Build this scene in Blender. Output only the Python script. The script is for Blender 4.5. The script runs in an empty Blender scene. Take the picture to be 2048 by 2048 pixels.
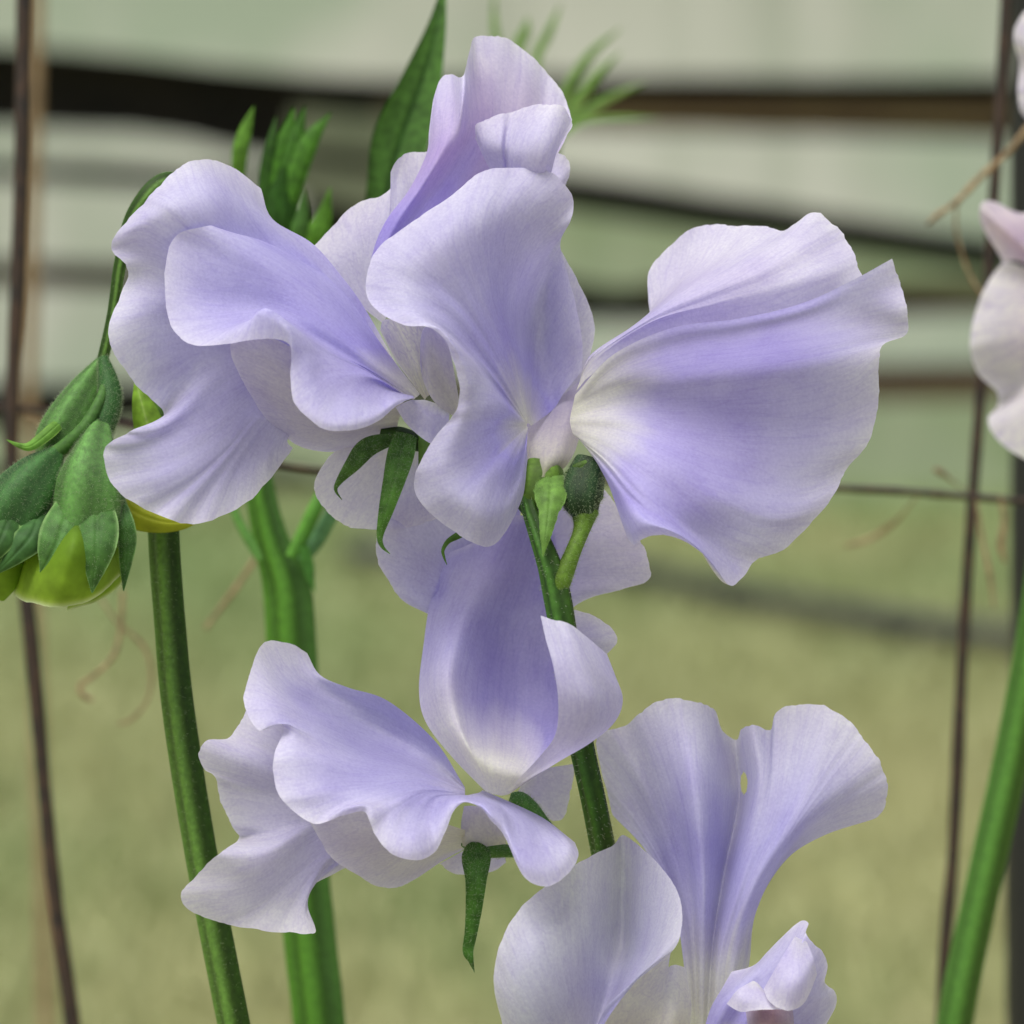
import bpy, math, random
import numpy as np
from mathutils import Vector

# ------------------------------------------------------------------ camera, sky, sun, exposure
scene = bpy.context.scene
COL = scene.collection
PITCH = math.radians(9.5)
CAM = np.array((0.0, 0.0, 0.82))
FOCUS = 0.5                       # metres from lens to the flowers
PX = 0.128 / 2048                 # size of one photo pixel at the flowers
RGT = np.array((1.0, 0.0, 0.0))
FWD = np.array((0.0, math.cos(PITCH), -math.sin(PITCH)))
UPV = np.array((0.0, math.sin(PITCH), math.cos(PITCH)))

cam_data = bpy.data.cameras.new('camera')
cam = bpy.data.objects.new('camera', cam_data)
COL.objects.link(cam)
cam.location = CAM
cam.rotation_euler = (math.pi / 2 - PITCH, 0, 0)
cam_data.sensor_width = 36
cam_data.lens = 36 * FOCUS / 0.128
cam_data.clip_start = 0.02
cam_data.clip_end = 200
cam_data.dof.use_dof = True
cam_data.dof.focus_distance = FOCUS
cam_data.dof.aperture_fstop = cam_data.lens / 6.0
scene.camera = cam

SUN_EL, SUN_AZ = math.radians(68), math.radians(-140)     # azimuth from +Y (view direction) towards -X
world = bpy.data.worlds.new('World')
scene.world = world
world.use_nodes = True
wn, wl = world.node_tree.nodes, world.node_tree.links
sky = wn.new('ShaderNodeTexSky')
sky.sky_type = 'NISHITA'
sky.sun_disc = False
sky.sun_elevation = SUN_EL
sky.sun_rotation = SUN_AZ
sky.dust_density = 4.0
sky.ozone_density = 1.0
hs = wn.new('ShaderNodeHueSaturation')
hs.inputs['Saturation'].default_value = 0.30           # an overcast, nearly white sky
wl.new(sky.outputs[0], hs.inputs['Color'])
wl.new(hs.outputs[0], wn['Background'].inputs['Color'])
wn['Background'].inputs['Strength'].default_value = 0.10

sd = bpy.data.lights.new('sun', 'SUN')
sd.energy = 2.2
sd.angle = math.radians(42)
sd.color = (1.0, 0.97, 0.92)
sun = bpy.data.objects.new('sun', sd)
COL.objects.link(sun)
to_sun = Vector((math.sin(SUN_AZ) * math.cos(SUN_EL), math.cos(SUN_AZ) * math.cos(SUN_EL), math.sin(SUN_EL)))
sun.rotation_euler = to_sun.to_track_quat('Z', 'Y').to_euler()
sun.location = (-1, -0.5, 3)

scene.view_settings.view_transform = 'Standard'
scene.view_settings.look = 'None'
scene.view_settings.gamma = 1.0
scene.view_settings.use_curve_mapping = False
scene.view_settings.exposure = 0.53
scene.cycles.max_bounces = 10
scene.cycles.diffuse_bounces = 6
scene.cycles.transmission_bounces = 8
scene.cycles.transparent_max_bounces = 8

rng = np.random.default_rng(7)
random.seed(7)

# ------------------------------------------------------------------ helpers
def P(x, y, d=0.0):
    """photo pixel (2048 grid) and depth d (mm in front of the focus plane) -> world point"""
    k = PX / FOCUS
    return CAM + (FOCUS - d / 1000.0) * (FWD + (x - 1024) * k * RGT - (y - 1024) * k * UPV)

def PP(pts):
    return [P(*p) for p in pts]

def RS(pts, rad):
    """radii in photo pixels at the depth of each point -> metres"""
    return [r * PX * (FOCUS - p[2] / 1000.0) / FOCUS for p, r in zip(pts, rad)]

def srgb(r, g, b):
    def f(c):
        c /= 255.0
        return c / 12.92 if c <= 0.04045 else ((c + 0.055) / 1.055) ** 2.4
    return np.array((f(r), f(g), f(b)))

def catmull(pts, n):
    """Catmull-Rom through pts (k x c) sampled at n values, uniform in the control index"""
    pts = np.asarray(pts, float)
    k = len(pts)
    if k == 1:
        return np.repeat(pts, n, 0)
    e = np.vstack((2 * pts[0] - pts[1], pts, 2 * pts[-1] - pts[-2]))
    t = np.linspace(0, k - 1, n)
    i = np.minimum(t.astype(int), k - 2)
    f = (t - i)[:, None]
    a, b, c, d = e[i], e[i + 1], e[i + 2], e[i + 3]
    return 0.5 * (2 * b + (c - a) * f + (2 * a - 5 * b + 4 * c - d) * f ** 2 + (3 * b - a - 3 * c + d) * f ** 3)

def resample(pts, n):
    """points spread evenly by length along a polyline"""
    s = np.r_[0, np.cumsum(np.linalg.norm(np.diff(pts, axis=0), axis=1))]
    t = np.linspace(0, s[-1], n)
    return np.stack([np.interp(t, s, pts[:, j]) for j in range(pts.shape[1])], 1)

def vnoise(x, seed=0):
    """smooth 1-D value noise, about -1..1"""
    r = np.random.default_rng(seed).uniform(-1, 1, 4096)
    x = np.asarray(x, float) + 1000.0
    i = np.floor(x).astype(int)
    f = x - i
    f = f * f * (3 - 2 * f)
    return r[i % 4096] * (1 - f) + r[(i + 1) % 4096] * f

def mesh_obj(name, verts, faces, mat, parent=None, cols=None, uvs=None, smooth=True):
    me = bpy.data.meshes.new(name)
    verts = np.asarray(verts, float)
    if isinstance(faces, np.ndarray):
        nf, ns = faces.shape
        me.vertices.add(len(verts))
        me.vertices.foreach_set('co', verts.ravel())
        me.loops.add(nf * ns)
        me.loops.foreach_set('vertex_index', faces.ravel().astype(np.int32))
        me.polygons.add(nf)
        me.polygons.foreach_set('loop_start', np.arange(0, nf * ns, ns, dtype=np.int32))
        me.update(calc_edges=True)
        lv = faces.ravel()
    else:
        me.from_pydata([tuple(v) for v in verts], [], faces)
        me.update()
        lv = np.array([i for f in faces for i in f])
    if smooth:
        me.polygons.foreach_set('use_smooth', np.ones(len(me.polygons), dtype=bool))
    if cols is not None:
        a = me.attributes.new('Col', 'FLOAT_COLOR', 'POINT')
        c = np.ones((len(verts), 4))
        c[:, :3] = cols
        a.data.foreach_set('color', c.ravel())
    if uvs is not None:
        u = me.uv_layers.new(name='UVMap')
        u.data.foreach_set('uv', np.asarray(uvs)[lv].ravel())
    me.materials.append(mat)
    o = bpy.data.objects.new(name, me)
    COL.objects.link(o)
    if parent is not None:
        attach(o, parent)
    return o

def attach(o, parent):
    o.parent = parent
    o.matrix_parent_inverse = parent.matrix_world.inverted()

def empty(name, loc, parent=None):
    o = bpy.data.objects.new(name, None)
    COL.objects.link(o)
    o.empty_display_size = 0.005
    o.location = loc
    bpy.context.view_layer.update()
    if parent is not None:
        attach(o, parent)
        bpy.context.view_layer.update()
    return o

def tag(o, label, cat=None, group=None, kind=None):
    o['label'] = label
    if cat:
        o['category'] = cat
    if group:
        o['group'] = group
    if kind:
        o['kind'] = kind
    return o

def grid_faces(nu, nv, closed_u=False):
    i = np.arange(nu if closed_u else nu - 1)
    j = np.arange(nv - 1)
    I, J = np.meshgrid(i, j, indexing='ij')
    I2 = (I + 1) % nu
    return np.stack([I * nv + J, I2 * nv + J, I2 * nv + J + 1, I * nv + J + 1], -1).reshape(-1, 4)

# ------------------------------------------------------------------ materials
def new_mat(name):
    m = bpy.data.materials.new(name)
    m.use_nodes = True
    nt = m.node_tree
    nt.nodes.clear()
    return m, nt.nodes, nt.links

def N(nodes, t, **kw):
    n = nodes.new(t)
    for k, v in kw.items():
        setattr(n, k, v)
    return n

def petal_material(name, transl=0.5, vein=0.045, spec=0.25):
    m, n, l = new_mat(name)
    out = N(n, 'ShaderNodeOutputMaterial')
    att = N(n, 'ShaderNodeAttribute', attribute_name='Col')
    uv = N(n, 'ShaderNodeUVMap', uv_map='UVMap')
    mp = N(n, 'ShaderNodeMapping')
    mp.inputs['Scale'].default_value = (85, 2.6, 1)
    nz = N(n, 'ShaderNodeTexNoise')
    nz.inputs['Scale'].default_value = 1.0
    nz.inputs['Detail'].default_value = 3
    nz.inputs['Distortion'].default_value = 0.9
    l.new(uv.outputs[0], mp.inputs[0]); l.new(mp.outputs[0], nz.inputs['Vector'])
    ramp = N(n, 'ShaderNodeValToRGB')
    ramp.color_ramp.elements[0].position = 0.30
    ramp.color_ramp.elements[0].color = (1 - vein * 1.3, 1 - vein * 1.5, 1 - vein * 0.55, 1)
    ramp.color_ramp.elements[1].position = 0.56
    ramp.color_ramp.elements[1].color = (1, 1, 1, 1)
    l.new(nz.outputs['Fac'], ramp.inputs[0])
    # broad watery blotches of pigment
    tc = N(n, 'ShaderNodeTexCoord')
    nb = N(n, 'ShaderNodeTexNoise')
    nb.inputs['Scale'].default_value = 160
    nb.inputs['Detail'].default_value = 4
    l.new(tc.outputs['Object'], nb.inputs['Vector'])
    rb = N(n, 'ShaderNodeValToRGB')
    rb.color_ramp.elements[0].position = 0.32
    rb.color_ramp.elements[0].color = (0.90, 0.875, 0.95, 1)
    rb.color_ramp.elements[1].position = 0.66
    rb.color_ramp.elements[1].color = (1.02, 1.02, 1.0, 1)
    l.new(nb.outputs['Fac'], rb.inputs[0])
    # thin branching veins: the zero line of a stretched noise
    mpv = N(n, 'ShaderNodeMapping')
    mpv.inputs['Scale'].default_value = (34, 3.4, 1)
    nv2 = N(n, 'ShaderNodeTexNoise')
    nv2.inputs['Scale'].default_value = 1.0
    nv2.inputs['Detail'].default_value = 2.5
    l.new(uv.outputs[0], mpv.inputs[0]); l.new(mpv.outputs[0], nv2.inputs['Vector'])
    sb = N(n, 'ShaderNodeMath', operation='SUBTRACT'); sb.inputs[1].default_value = 0.5
    ab = N(n, 'ShaderNodeMath', operation='ABSOLUTE')
    l.new(nv2.outputs['Fac'], sb.inputs[0]); l.new(sb.outputs[0], ab.inputs[0])
    rv = N(n, 'ShaderNodeValToRGB')
    rv.color_ramp.elements[0].position = 0.0
    rv.color_ramp.elements[0].color = (1 - vein * 1.5, 1 - vein * 1.8, 1 - vein * 0.6, 1)
    rv.color_ramp.elements[1].position = 0.035
    rv.color_ramp.elements[1].color = (1, 1, 1, 1)
    l.new(ab.outputs[0], rv.inputs[0])
    # grain of the petal cells
    ng = N(n, 'ShaderNodeTexNoise')
    ng.inputs['Scale'].default_value = 2600
    ng.inputs['Detail'].default_value = 2
    l.new(tc.outputs['Object'], ng.inputs['Vector'])
    rg = N(n, 'ShaderNodeValToRGB')
    rg.color_ramp.elements[0].position = 0.3
    rg.color_ramp.elements[0].color = (0.93, 0.92, 0.96, 1)
    rg.color_ramp.elements[1].position = 0.7
    rg.color_ramp.elements[1].color = (1.05, 1.05, 1.03, 1)
    l.new(ng.outputs['Fac'], rg.inputs[0])
    mv = N(n, 'ShaderNodeMix', data_type='RGBA', blend_type='MULTIPLY')
    mv.inputs[0].default_value = 1
    l.new(rv.outputs[0], mv.inputs[6]); l.new(rg.outputs[0], mv.inputs[7])
    m0 = N(n, 'ShaderNodeMix', data_type='RGBA', blend_type='MULTIPLY')
    m0.inputs[0].default_value = 1
    l.new(att.outputs['Color'], m0.inputs[6]); l.new(mv.outputs[2], m0.inputs[7])
    m1 = N(n, 'ShaderNodeMix', data_type='RGBA', blend_type='MULTIPLY')
    m1.inputs[0].default_value = 1
    l.new(m0.outputs[2], m1.inputs[6]); l.new(ramp.outputs[0], m1.inputs[7])
    m2 = N(n, 'ShaderNodeMix', data_type='RGBA', blend_type='MULTIPLY')
    m2.inputs[0].default_value = 1
    l.new(m1.outputs[2], m2.inputs[6]); l.new(rb.outputs[0], m2.inputs[7])
    # crystalline cell relief
    vz = N(n, 'ShaderNodeTexNoise')
    vz.inputs['Scale'].default_value = 3400
    vz.inputs['Detail'].default_value = 2
    l.new(tc.outputs['Object'], vz.inputs['Vector'])
    b1 = N(n, 'ShaderNodeBump')
    b1.inputs['Strength'].default_value = 0.35
    b1.inputs['Distance'].default_value = 0.00012
    l.new(vz.outputs['Fac'], b1.inputs['Height'])
    b2 = N(n, 'ShaderNodeBump')
    b2.inputs['Strength'].default_value = 0.07
    b2.inputs['Distance'].default_value = 0.00025
    l.new(nz.outputs['Fac'], b2.inputs['Height']); l.new(b1.outputs[0], b2.inputs['Normal'])
    pb = N(n, 'ShaderNodeBsdfPrincipled')
    pb.inputs['Roughness'].default_value = 0.55
    pb.inputs['Specular IOR Level'].default_value = spec
    pb.inputs['Sheen Weight'].default_value = 0.12
    pb.inputs['Sheen Roughness'].default_value = 0.4
    l.new(m2.outputs[2], pb.inputs['Base Color']); l.new(b2.outputs[0], pb.inputs['Normal'])
    gm = N(n, 'ShaderNodeGamma')
    gm.inputs['Gamma'].default_value = 1.22
    l.new(m2.outputs[2], gm.inputs['Color'])
    tr = N(n, 'ShaderNodeBsdfTranslucent')
    l.new(gm.outputs[0], tr.inputs['Color']); l.new(b2.outputs[0], tr.inputs['Normal'])
    mx = N(n, 'ShaderNodeMixShader')
    mx.inputs[0].default_value = transl
    l.new(pb.outputs[0], mx.inputs[1]); l.new(tr.outputs[0], mx.inputs[2])
    l.new(mx.outputs[0], out.inputs[0])
    return m

def leaf_material(name, transl=0.2, rough=0.5, speck=0.25, scale=1800):
    m, n, l = new_mat(name)
    out = N(n, 'ShaderNodeOutputMaterial')
    att = N(n, 'ShaderNodeAttribute', attribute_name='Col')
    tc = N(n, 'ShaderNodeTexCoord')
    nz = N(n, 'ShaderNodeTexNoise')
    nz.inputs['Scale'].default_value = scale
    nz.inputs['Detail'].default_value = 3
    l.new(tc.outputs['Object'], nz.inputs['Vector'])
    ramp = N(n, 'ShaderNodeValToRGB')
    ramp.color_ramp.elements[0].position = 0.3
    ramp.color_ramp.elements[0].color = (1 - speck, 1 - speck, 1 - speck, 1)
    ramp.color_ramp.elements[1].position = 0.7
    ramp.color_ramp.elements[1].color = (1 + speck, 1 + speck, 1 + speck * 0.8, 1)
    l.new(nz.outputs['Fac'], ramp.inputs[0])
    m1 = N(n, 'ShaderNodeMix', data_type='RGBA', blend_type='MULTIPLY')
    m1.inputs[0].default_value = 1
    l.new(att.outputs['Color'], m1.inputs[6]); l.new(ramp.outputs[0], m1.inputs[7])
    b1 = N(n, 'ShaderNodeBump')
    b1.inputs['Strength'].default_value = 0.25
    b1.inputs['Distance'].default_value = 0.0001
    l.new(nz.outputs['Fac'], b1.inputs['Height'])
    pb = N(n, 'ShaderNodeBsdfPrincipled')
    pb.inputs['Roughness'].default_value = rough
    pb.inputs['Specular IOR Level'].default_value = 0.22
    l.new(m1.outputs[2], pb.inputs['Base Color']); l.new(b1.outputs[0], pb.inputs['Normal'])
    if transl > 0:
        tr = N(n, 'ShaderNodeBsdfTranslucent')
        l.new(m1.outputs[2], tr.inputs['Color'])
        mx = N(n, 'ShaderNodeMixShader')
        mx.inputs[0].default_value = transl
        l.new(pb.outputs[0], mx.inputs[1]); l.new(tr.outputs[0], mx.inputs[2])
        l.new(mx.outputs[0], out.inputs[0])
    else:
        l.new(pb.outputs[0], out.inputs[0])
    return m

def noisy_material(name, c1, c2, scale=(8, 8, 8), rough=0.8, bump=0.3, dist=0.004, c3=None, scale3=(2, 2, 2), lo=0.35, hi=0.65, metallic=0.0):
    m, n, l = new_mat(name)
    out = N(n, 'ShaderNodeOutputMaterial')
    tc = N(n, 'ShaderNodeTexCoord')
    mp = N(n, 'ShaderNodeMapping')
    mp.inputs['Scale'].default_value = scale
    nz = N(n, 'ShaderNodeTexNoise')
    nz.inputs['Scale'].default_value = 1
    nz.inputs['Detail'].default_value = 6
    l.new(tc.outputs['Object'], mp.inputs[0]); l.new(mp.outputs[0], nz.inputs['Vector'])
    ramp = N(n, 'ShaderNodeValToRGB')
    ramp.color_ramp.elements[0].position = lo
    ramp.color_ramp.elements[0].color = (*c1, 1)
    ramp.color_ramp.elements[1].position = hi
    ramp.color_ramp.elements[1].color = (*c2, 1)
    l.new(nz.outputs['Fac'], ramp.inputs[0])
    col = ramp.outputs[0]
    if c3 is not None:
        mp3 = N(n, 'ShaderNodeMapping')
        mp3.inputs['Scale'].default_value = scale3
        n3 = N(n, 'ShaderNodeTexNoise')
        n3.inputs['Scale'].default_value = 1
        n3.inputs['Detail'].default_value = 4
        l.new(tc.outputs['Object'], mp3.inputs[0]); l.new(mp3.outputs[0], n3.inputs['Vector'])
        r3 = N(n, 'ShaderNodeValToRGB')
        r3.color_ramp.elements[0].position = 0.45
        r3.color_ramp.elements[1].position = 0.62
        l.new(n3.outputs['Fac'], r3.inputs[0])
        mx = N(n, 'ShaderNodeMix', data_type='RGBA')
        l.new(r3.outputs[0], mx.inputs[0]); l.new(col, mx.inputs[6])
        mx.inputs[7].default_value = (*c3, 1)
        col = mx.outputs[2]
    pb = N(n, 'ShaderNodeBsdfPrincipled')
    pb.inputs['Roughness'].default_value = rough
    pb.inputs['Metallic'].default_value = metallic
    l.new(col, pb.inputs['Base Color'])
    b = N(n, 'ShaderNodeBump')
    b.inputs['Strength'].default_value = bump
    b.inputs['Distance'].default_value = dist
    l.new(nz.outputs['Fac'], b.inputs['Height']); l.new(b.outputs[0], pb.inputs['Normal'])
    l.new(pb.outputs[0], out.inputs[0])
    return m

M_PETAL = petal_material('petal')
M_PALE = petal_material('pale_petal', vein=0.10)
M_GREEN = leaf_material('green_tissue', transl=0.24, rough=0.6, speck=0.34, scale=700)
M_STEM = leaf_material('stem_tissue', transl=0.0, rough=0.62, speck=0.24, scale=1500)
M_BUD = leaf_material('bud_petal', transl=0.35, rough=0.65, speck=0.16, scale=420)
M_HAIR = leaf_material('plant_hair', transl=0.5, rough=0.35, speck=0.0)
M_GRASS = leaf_material('grass_blade', transl=0.25, speck=0.2, scale=40)
M_RUST = noisy_material('rusty_wire', (0.008, 0.005, 0.0035), (0.045, 0.022, 0.011), (900, 900, 300), rough=0.75, dist=0.0003)
M_TAN = noisy_material('dry_stem', (0.13, 0.085, 0.04), (0.30, 0.21, 0.11), (700, 700, 700), rough=0.8, dist=0.0003)
M_BLACK = noisy_material('black_hose', (0.012, 0.013, 0.012), (0.022, 0.024, 0.022), (60, 60, 60), rough=0.5, dist=0.0005)
M_POST = noisy_material('dark_post', (0.002, 0.0022, 0.0022), (0.005, 0.005, 0.005), (80, 80, 20), rough=0.6, dist=0.0005)
M_BOARD = noisy_material('weathered_board', srgb(176, 180, 166), srgb(204, 204, 194), (11, 11, 1.2), c3=srgb(168, 180, 160), scale3=(2.2, 2.2, 2.5), dist=0.002)
M_MOSS = noisy_material('mossy_board', srgb(140, 154, 122), srgb(164, 172, 144), (8, 8, 1.5), c3=srgb(138, 154, 114), scale3=(3, 3, 4), dist=0.002)
M_SHADEBOARD = noisy_material('shaded_board', srgb(88, 96, 74), srgb(112, 116, 92), (9, 9, 2), dist=0.002)  # darker copy of the boards, the shadow on them painted in
M_BROWN = noisy_material('brown_batten', srgb(84, 62, 40), srgb(112, 96, 62), (6, 6, 30), dist=0.002)
M_REDBROWN = noisy_material('red_batten', srgb(98, 58, 42), srgb(120, 86, 62), (6, 6, 30), dist=0.002)
M_GAPDARK = noisy_material('gap_dark', (0.012, 0.011, 0.008), (0.03, 0.024, 0.016), (6, 6, 6), rough=0.9)  # near-black colour standing in for the shade inside the gaps
M_GROUND = noisy_material('lawn_soil', srgb(132, 146, 102), srgb(156, 158, 116), (3.0, 1.6, 3), c3=srgb(132, 154, 104), scale3=(1.7, 0.9, 1), rough=0.95, dist=0.01)

def to_ground(pts, rad):
    """carry a stalk on down to the ground in even steps"""
    p, q = pts[-1], pts[-2]
    z = p[2]
    step = 0.03
    dx = (p[0] - q[0]) / max(q[2] - p[2], 1e-4)
    out, r = list(pts), list(rad)
    k = 0
    x = p[0]
    while z > 0.0:
        z = max(0.0, z - step)
        dx *= 0.85
        x += dx * step
        out.append(np.array((x, p[1], z)))
        r.append(rad[-1])
    return out, r

def dry_foreground(m):
    """the lawn turns from green by the shed to straw nearer the flower bed"""
    nt = m.node_tree
    pb = [n_ for n_ in nt.nodes if n_.type == 'BSDF_PRINCIPLED'][0]
    src = pb.inputs['Base Color'].links[0].from_socket
    geo = N(nt.nodes, 'ShaderNodeNewGeometry')
    sep = N(nt.nodes, 'ShaderNodeSeparateXYZ')
    mr = N(nt.nodes, 'ShaderNodeMapRange')
    mr.inputs['From Min'].default_value = 4.4
    mr.inputs['From Max'].default_value = 3.0
    mr.inputs['To Max'].default_value = 0.75
    mx = N(nt.nodes, 'ShaderNodeMix', data_type='RGBA')
    mx.inputs[7].default_value = (*srgb(166, 162, 118), 1)
    nt.links.new(geo.outputs['Position'], sep.inputs[0])
    nt.links.new(sep.outputs['Y'], mr.inputs['Value'])
    nt.links.new(mr.outputs[0], mx.inputs[0])
    nt.links.new(src, mx.inputs[6])
    nt.links.new(mx.outputs[2], pb.inputs['Base Color'])
dry_foreground(M_GROUND)

# ------------------------------------------------------------------ colour recipes of a petal, from base (0) to margin (1)
CREAM = srgb(232, 232, 214)
VIOLET = srgb(172, 164, 238)
DEEP = srgb(148, 140, 222)
LILAC = srgb(203, 199, 245)
PALE = srgb(224, 222, 246)
PINKISH = srgb(206, 184, 232)

def recipe(*stops):
    ts = np.array([s[0] for s in stops])
    cs = np.array([s[1] for s in stops])
    return lambda v: np.stack([np.interp(v, ts, cs[:, j]) for j in range(3)], -1)

R_STD = recipe((0, CREAM), (0.10, srgb(222, 220, 226)), (0.25, VIOLET), (0.55, srgb(186, 180, 236)), (0.82, LILAC), (1, PALE))
R_DEEP = recipe((0, CREAM), (0.10, srgb(218, 216, 222)), (0.24, DEEP), (0.6, VIOLET), (0.88, LILAC), (1, PALE))
R_PALE = recipe((0, srgb(226, 226, 226)), (0.3, srgb(214, 210, 238)), (0.7, srgb(218, 215, 240)), (1, srgb(232, 230, 244)))
R_UNDER = recipe((0, srgb(204, 202, 176)), (0.4, srgb(200, 196, 196)), (0.8, srgb(206, 202, 214)), (1, srgb(212, 208, 230)))
R_WHITE = recipe((0, srgb(214, 214, 180)), (0.4, srgb(236, 236, 224)), (1, srgb(240, 240, 234)))
R_PINK = recipe((0, srgb(168, 130, 120)), (0.5, srgb(196, 150, 148)), (1, srgb(205, 175, 180)))

def norm_rays(rays, m):
    out = []
    for r in rays:
        a = np.array([(p + (0,))[:3] if len(p) == 2 else p for p in r], float)
        out.append(catmull(a, m * 6))
    return out

def petal(name, rays, parent, rec=R_STD, mat=None, nv=44, nu=10, ruffle=0.5, fringe=1.0, hole=None, seed=None, shift=0.0, crease=0.0, label=None):
    """A petal as a fan of rays, each a list of (x, y, depth) from claw to margin."""
    seed = seed if seed is not None else int(rng.integers(1, 9999))
    fine = [resample(r, nv) for r in norm_rays(rays, nv)]
    ctrl = np.stack(fine)                                # rays x nv x 3
    k = len(rays)
    U = (k - 1) * nu + 1
    g = catmull(ctrl.reshape(k, -1), U).reshape(U, nv, 3)
    g[..., 2] += shift
    pad = max(2, int(nu * 0.8))
    zp = np.pad(g[..., 2], ((pad, pad), (0, 0)), mode='edge')
    cs_ = np.cumsum(np.vstack((np.zeros((1, nv)), zp)), axis=0)
    zs = (cs_[2 * pad + 1:] - cs_[:-(2 * pad + 1)]) / (2 * pad + 1)
    wgt = (0.9 * (1 - np.linspace(0, 1, nv) ** 2.2))[None]
    if k > 9:
        g[..., 2] = g[..., 2] * (1 - wgt) + zs * wgt
    u = np.linspace(0, 1, U)
    v = np.linspace(0, 1, nv)
    # arc length along the margin, so that fringe and ruffle keep one grain
    s = np.r_[0, np.cumsum(np.linalg.norm(np.diff(g[:, -1, :2], axis=0), axis=1))]
    wv = v ** 4
    g[..., 2] += ruffle * 0.5 * (vnoise(s / 38.0, seed)[:, None] * wv[None])
    g[..., 2] += 0.08 * vnoise(s / 16.0, seed + 1)[:, None] * wv[None]
    # soft dents over the blade
    g[..., 2] += 0.12 * ruffle * vnoise(s / 90.0 + 3, seed + 5)[:, None] * np.sin(v * 5 + seed)[None] * v[None]
    # uneven margin
    dirv = g[:, -1, :2] - g[:, -4, :2]
    dirv /= np.maximum(np.linalg.norm(dirv, axis=1, keepdims=True), 1e-6)
    amp = fringe * (1.3 * vnoise(s / 7.0, seed + 2) + 2.2 * vnoise(s / 26.0, seed + 3))
    w2 = np.clip((v - 0.85) / 0.15, 0, 1) ** 2
    g[..., :2] += dirv[:, None, :] * amp[:, None, None] * w2[None, :, None]
    # colour
    V = np.broadcast_to(v, (U, nv))
    wob = 0.05 * vnoise(s / 60.0, seed + 4)[:, None] + 0.012 * vnoise(s / 12.0, seed + 6)[:, None]
    vv = np.clip(V + wob * (V * (1 - V) * 4), 0, 1)
    if callable(rec):
        col = rec(vv)
    else:                                                # recipes at given ray numbers
        us = np.linspace(0, k - 1, U)
        cs = np.stack([rc(vv) for _, rc in rec])
        ks = np.array([q for q, _ in rec], float)
        col = np.zeros_like(cs[0])
        for i_ in range(len(ks)):
            hat = np.interp(us, ks, np.eye(len(ks))[i_])
            col += cs[i_] * hat[:, None, None]
    rim = np.clip((V - 0.965) / 0.035, 0, 1)[..., None]
    col = col * (1 - 0.35 * rim) + np.array((0.86, 0.85, 0.93)) * 0.35 * rim
    if mat is not M_BUD:
        col = 0.97 * (col * 0.82 + np.array((0.80, 0.77, 0.92)) * 0.18)      # thin, pale pigment
    pts = g.reshape(-1, 3)
    kk = PX / FOCUS
    D = FOCUS - pts[:, 2:3] / 1000.0
    w = CAM + D * (FWD + (pts[:, 0:1] - 1024) * kk * RGT - (pts[:, 1:2] - 1024) * kk * UPV)
    faces = grid_faces(U, nv)
    if hole is not None:
        c = pts[faces].mean(1)
        x, y, rx, ry = hole
        faces = faces[((c[:, 0] - x) / rx) ** 2 + ((c[:, 1] - y) / ry) ** 2 > 1]
    width = s[-1] / 900.0
    uv = np.stack(np.broadcast_arrays((u * max(width, 0.15))[:, None] + seed * 0.37, v[None]), -1).reshape(-1, 2)
    o = mesh_obj(name, w, faces, mat or M_PETAL, parent, col.reshape(-1, 3), uv)
    if label:
        o['label'] = label
    return o

def frames(path):
    t = np.gradient(path, axis=0)
    t /= np.maximum(np.linalg.norm(t, axis=1, keepdims=True), 1e-12)
    ref = -FWD
    s = np.cross(t, ref)
    bad = np.linalg.norm(s, axis=1) < 1e-3
    s[bad] = RGT
    s /= np.linalg.norm(s, axis=1, keepdims=True)
    b = np.cross(s, t)
    return t, s, b

def tube(name, path, radii, mat, parent=None, color=(0.05, 0.12, 0.02), n=80, m=20, ribs=0, rib=0.0, flat=1.0, color2=None, jitter=0.0, label=None, seed=1):
    """path: world points; radii in metres at those points; ribs give a winged section"""
    pts = catmull(np.array(path), n)
    r = catmull(np.array(radii, float)[:, None], n)[:, 0]
    r = np.maximum(r, 1e-6)
    t, s, b = frames(pts)
    if jitter:
        r = r * (1 + jitter * vnoise(np.linspace(0, n / 3.0, n), seed))
    a = np.linspace(0, 2 * math.pi, m, endpoint=False)
    prof = 1 + rib * np.cos(ribs * a + 0.6) if ribs else np.ones(m)
    ring = pts[None] + (r[None] * (prof * np.cos(a))[:, None])[..., None] * s[None] + (r[None] * flat * (prof * np.sin(a))[:, None])[..., None] * b[None]
    verts = ring.reshape(-1, 3)
    faces = grid_faces(m, n, True)
    v2 = np.vstack((verts, pts[0], pts[-1]))
    caps = [(i * n, ((i + 1) % m) * n, m * n) for i in range(m)] + [(((i + 1) % m) * n + n - 1, i * n + n - 1, m * n + 1) for i in range(m)]
    fl = [tuple(f) for f in faces[:, ::-1]] + caps
    c = np.tile(np.array(color, float), (len(v2), 1))
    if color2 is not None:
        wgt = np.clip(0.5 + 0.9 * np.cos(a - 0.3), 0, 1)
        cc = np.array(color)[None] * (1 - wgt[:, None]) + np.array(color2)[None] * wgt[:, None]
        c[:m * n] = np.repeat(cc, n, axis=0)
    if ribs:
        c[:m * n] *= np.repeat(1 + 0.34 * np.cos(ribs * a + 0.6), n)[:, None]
    o = mesh_obj(name, v2, fl, mat, parent, c)
    if label:
        o['label'] = label
    return o

MM = PX                                                    # one photo pixel at the flowers, in metres

def ptube(name, pts, radpx, mat, parent, color, **kw):
    return tube(name, PP(pts), RS(pts, radpx), mat, parent, color, **kw)

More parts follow.
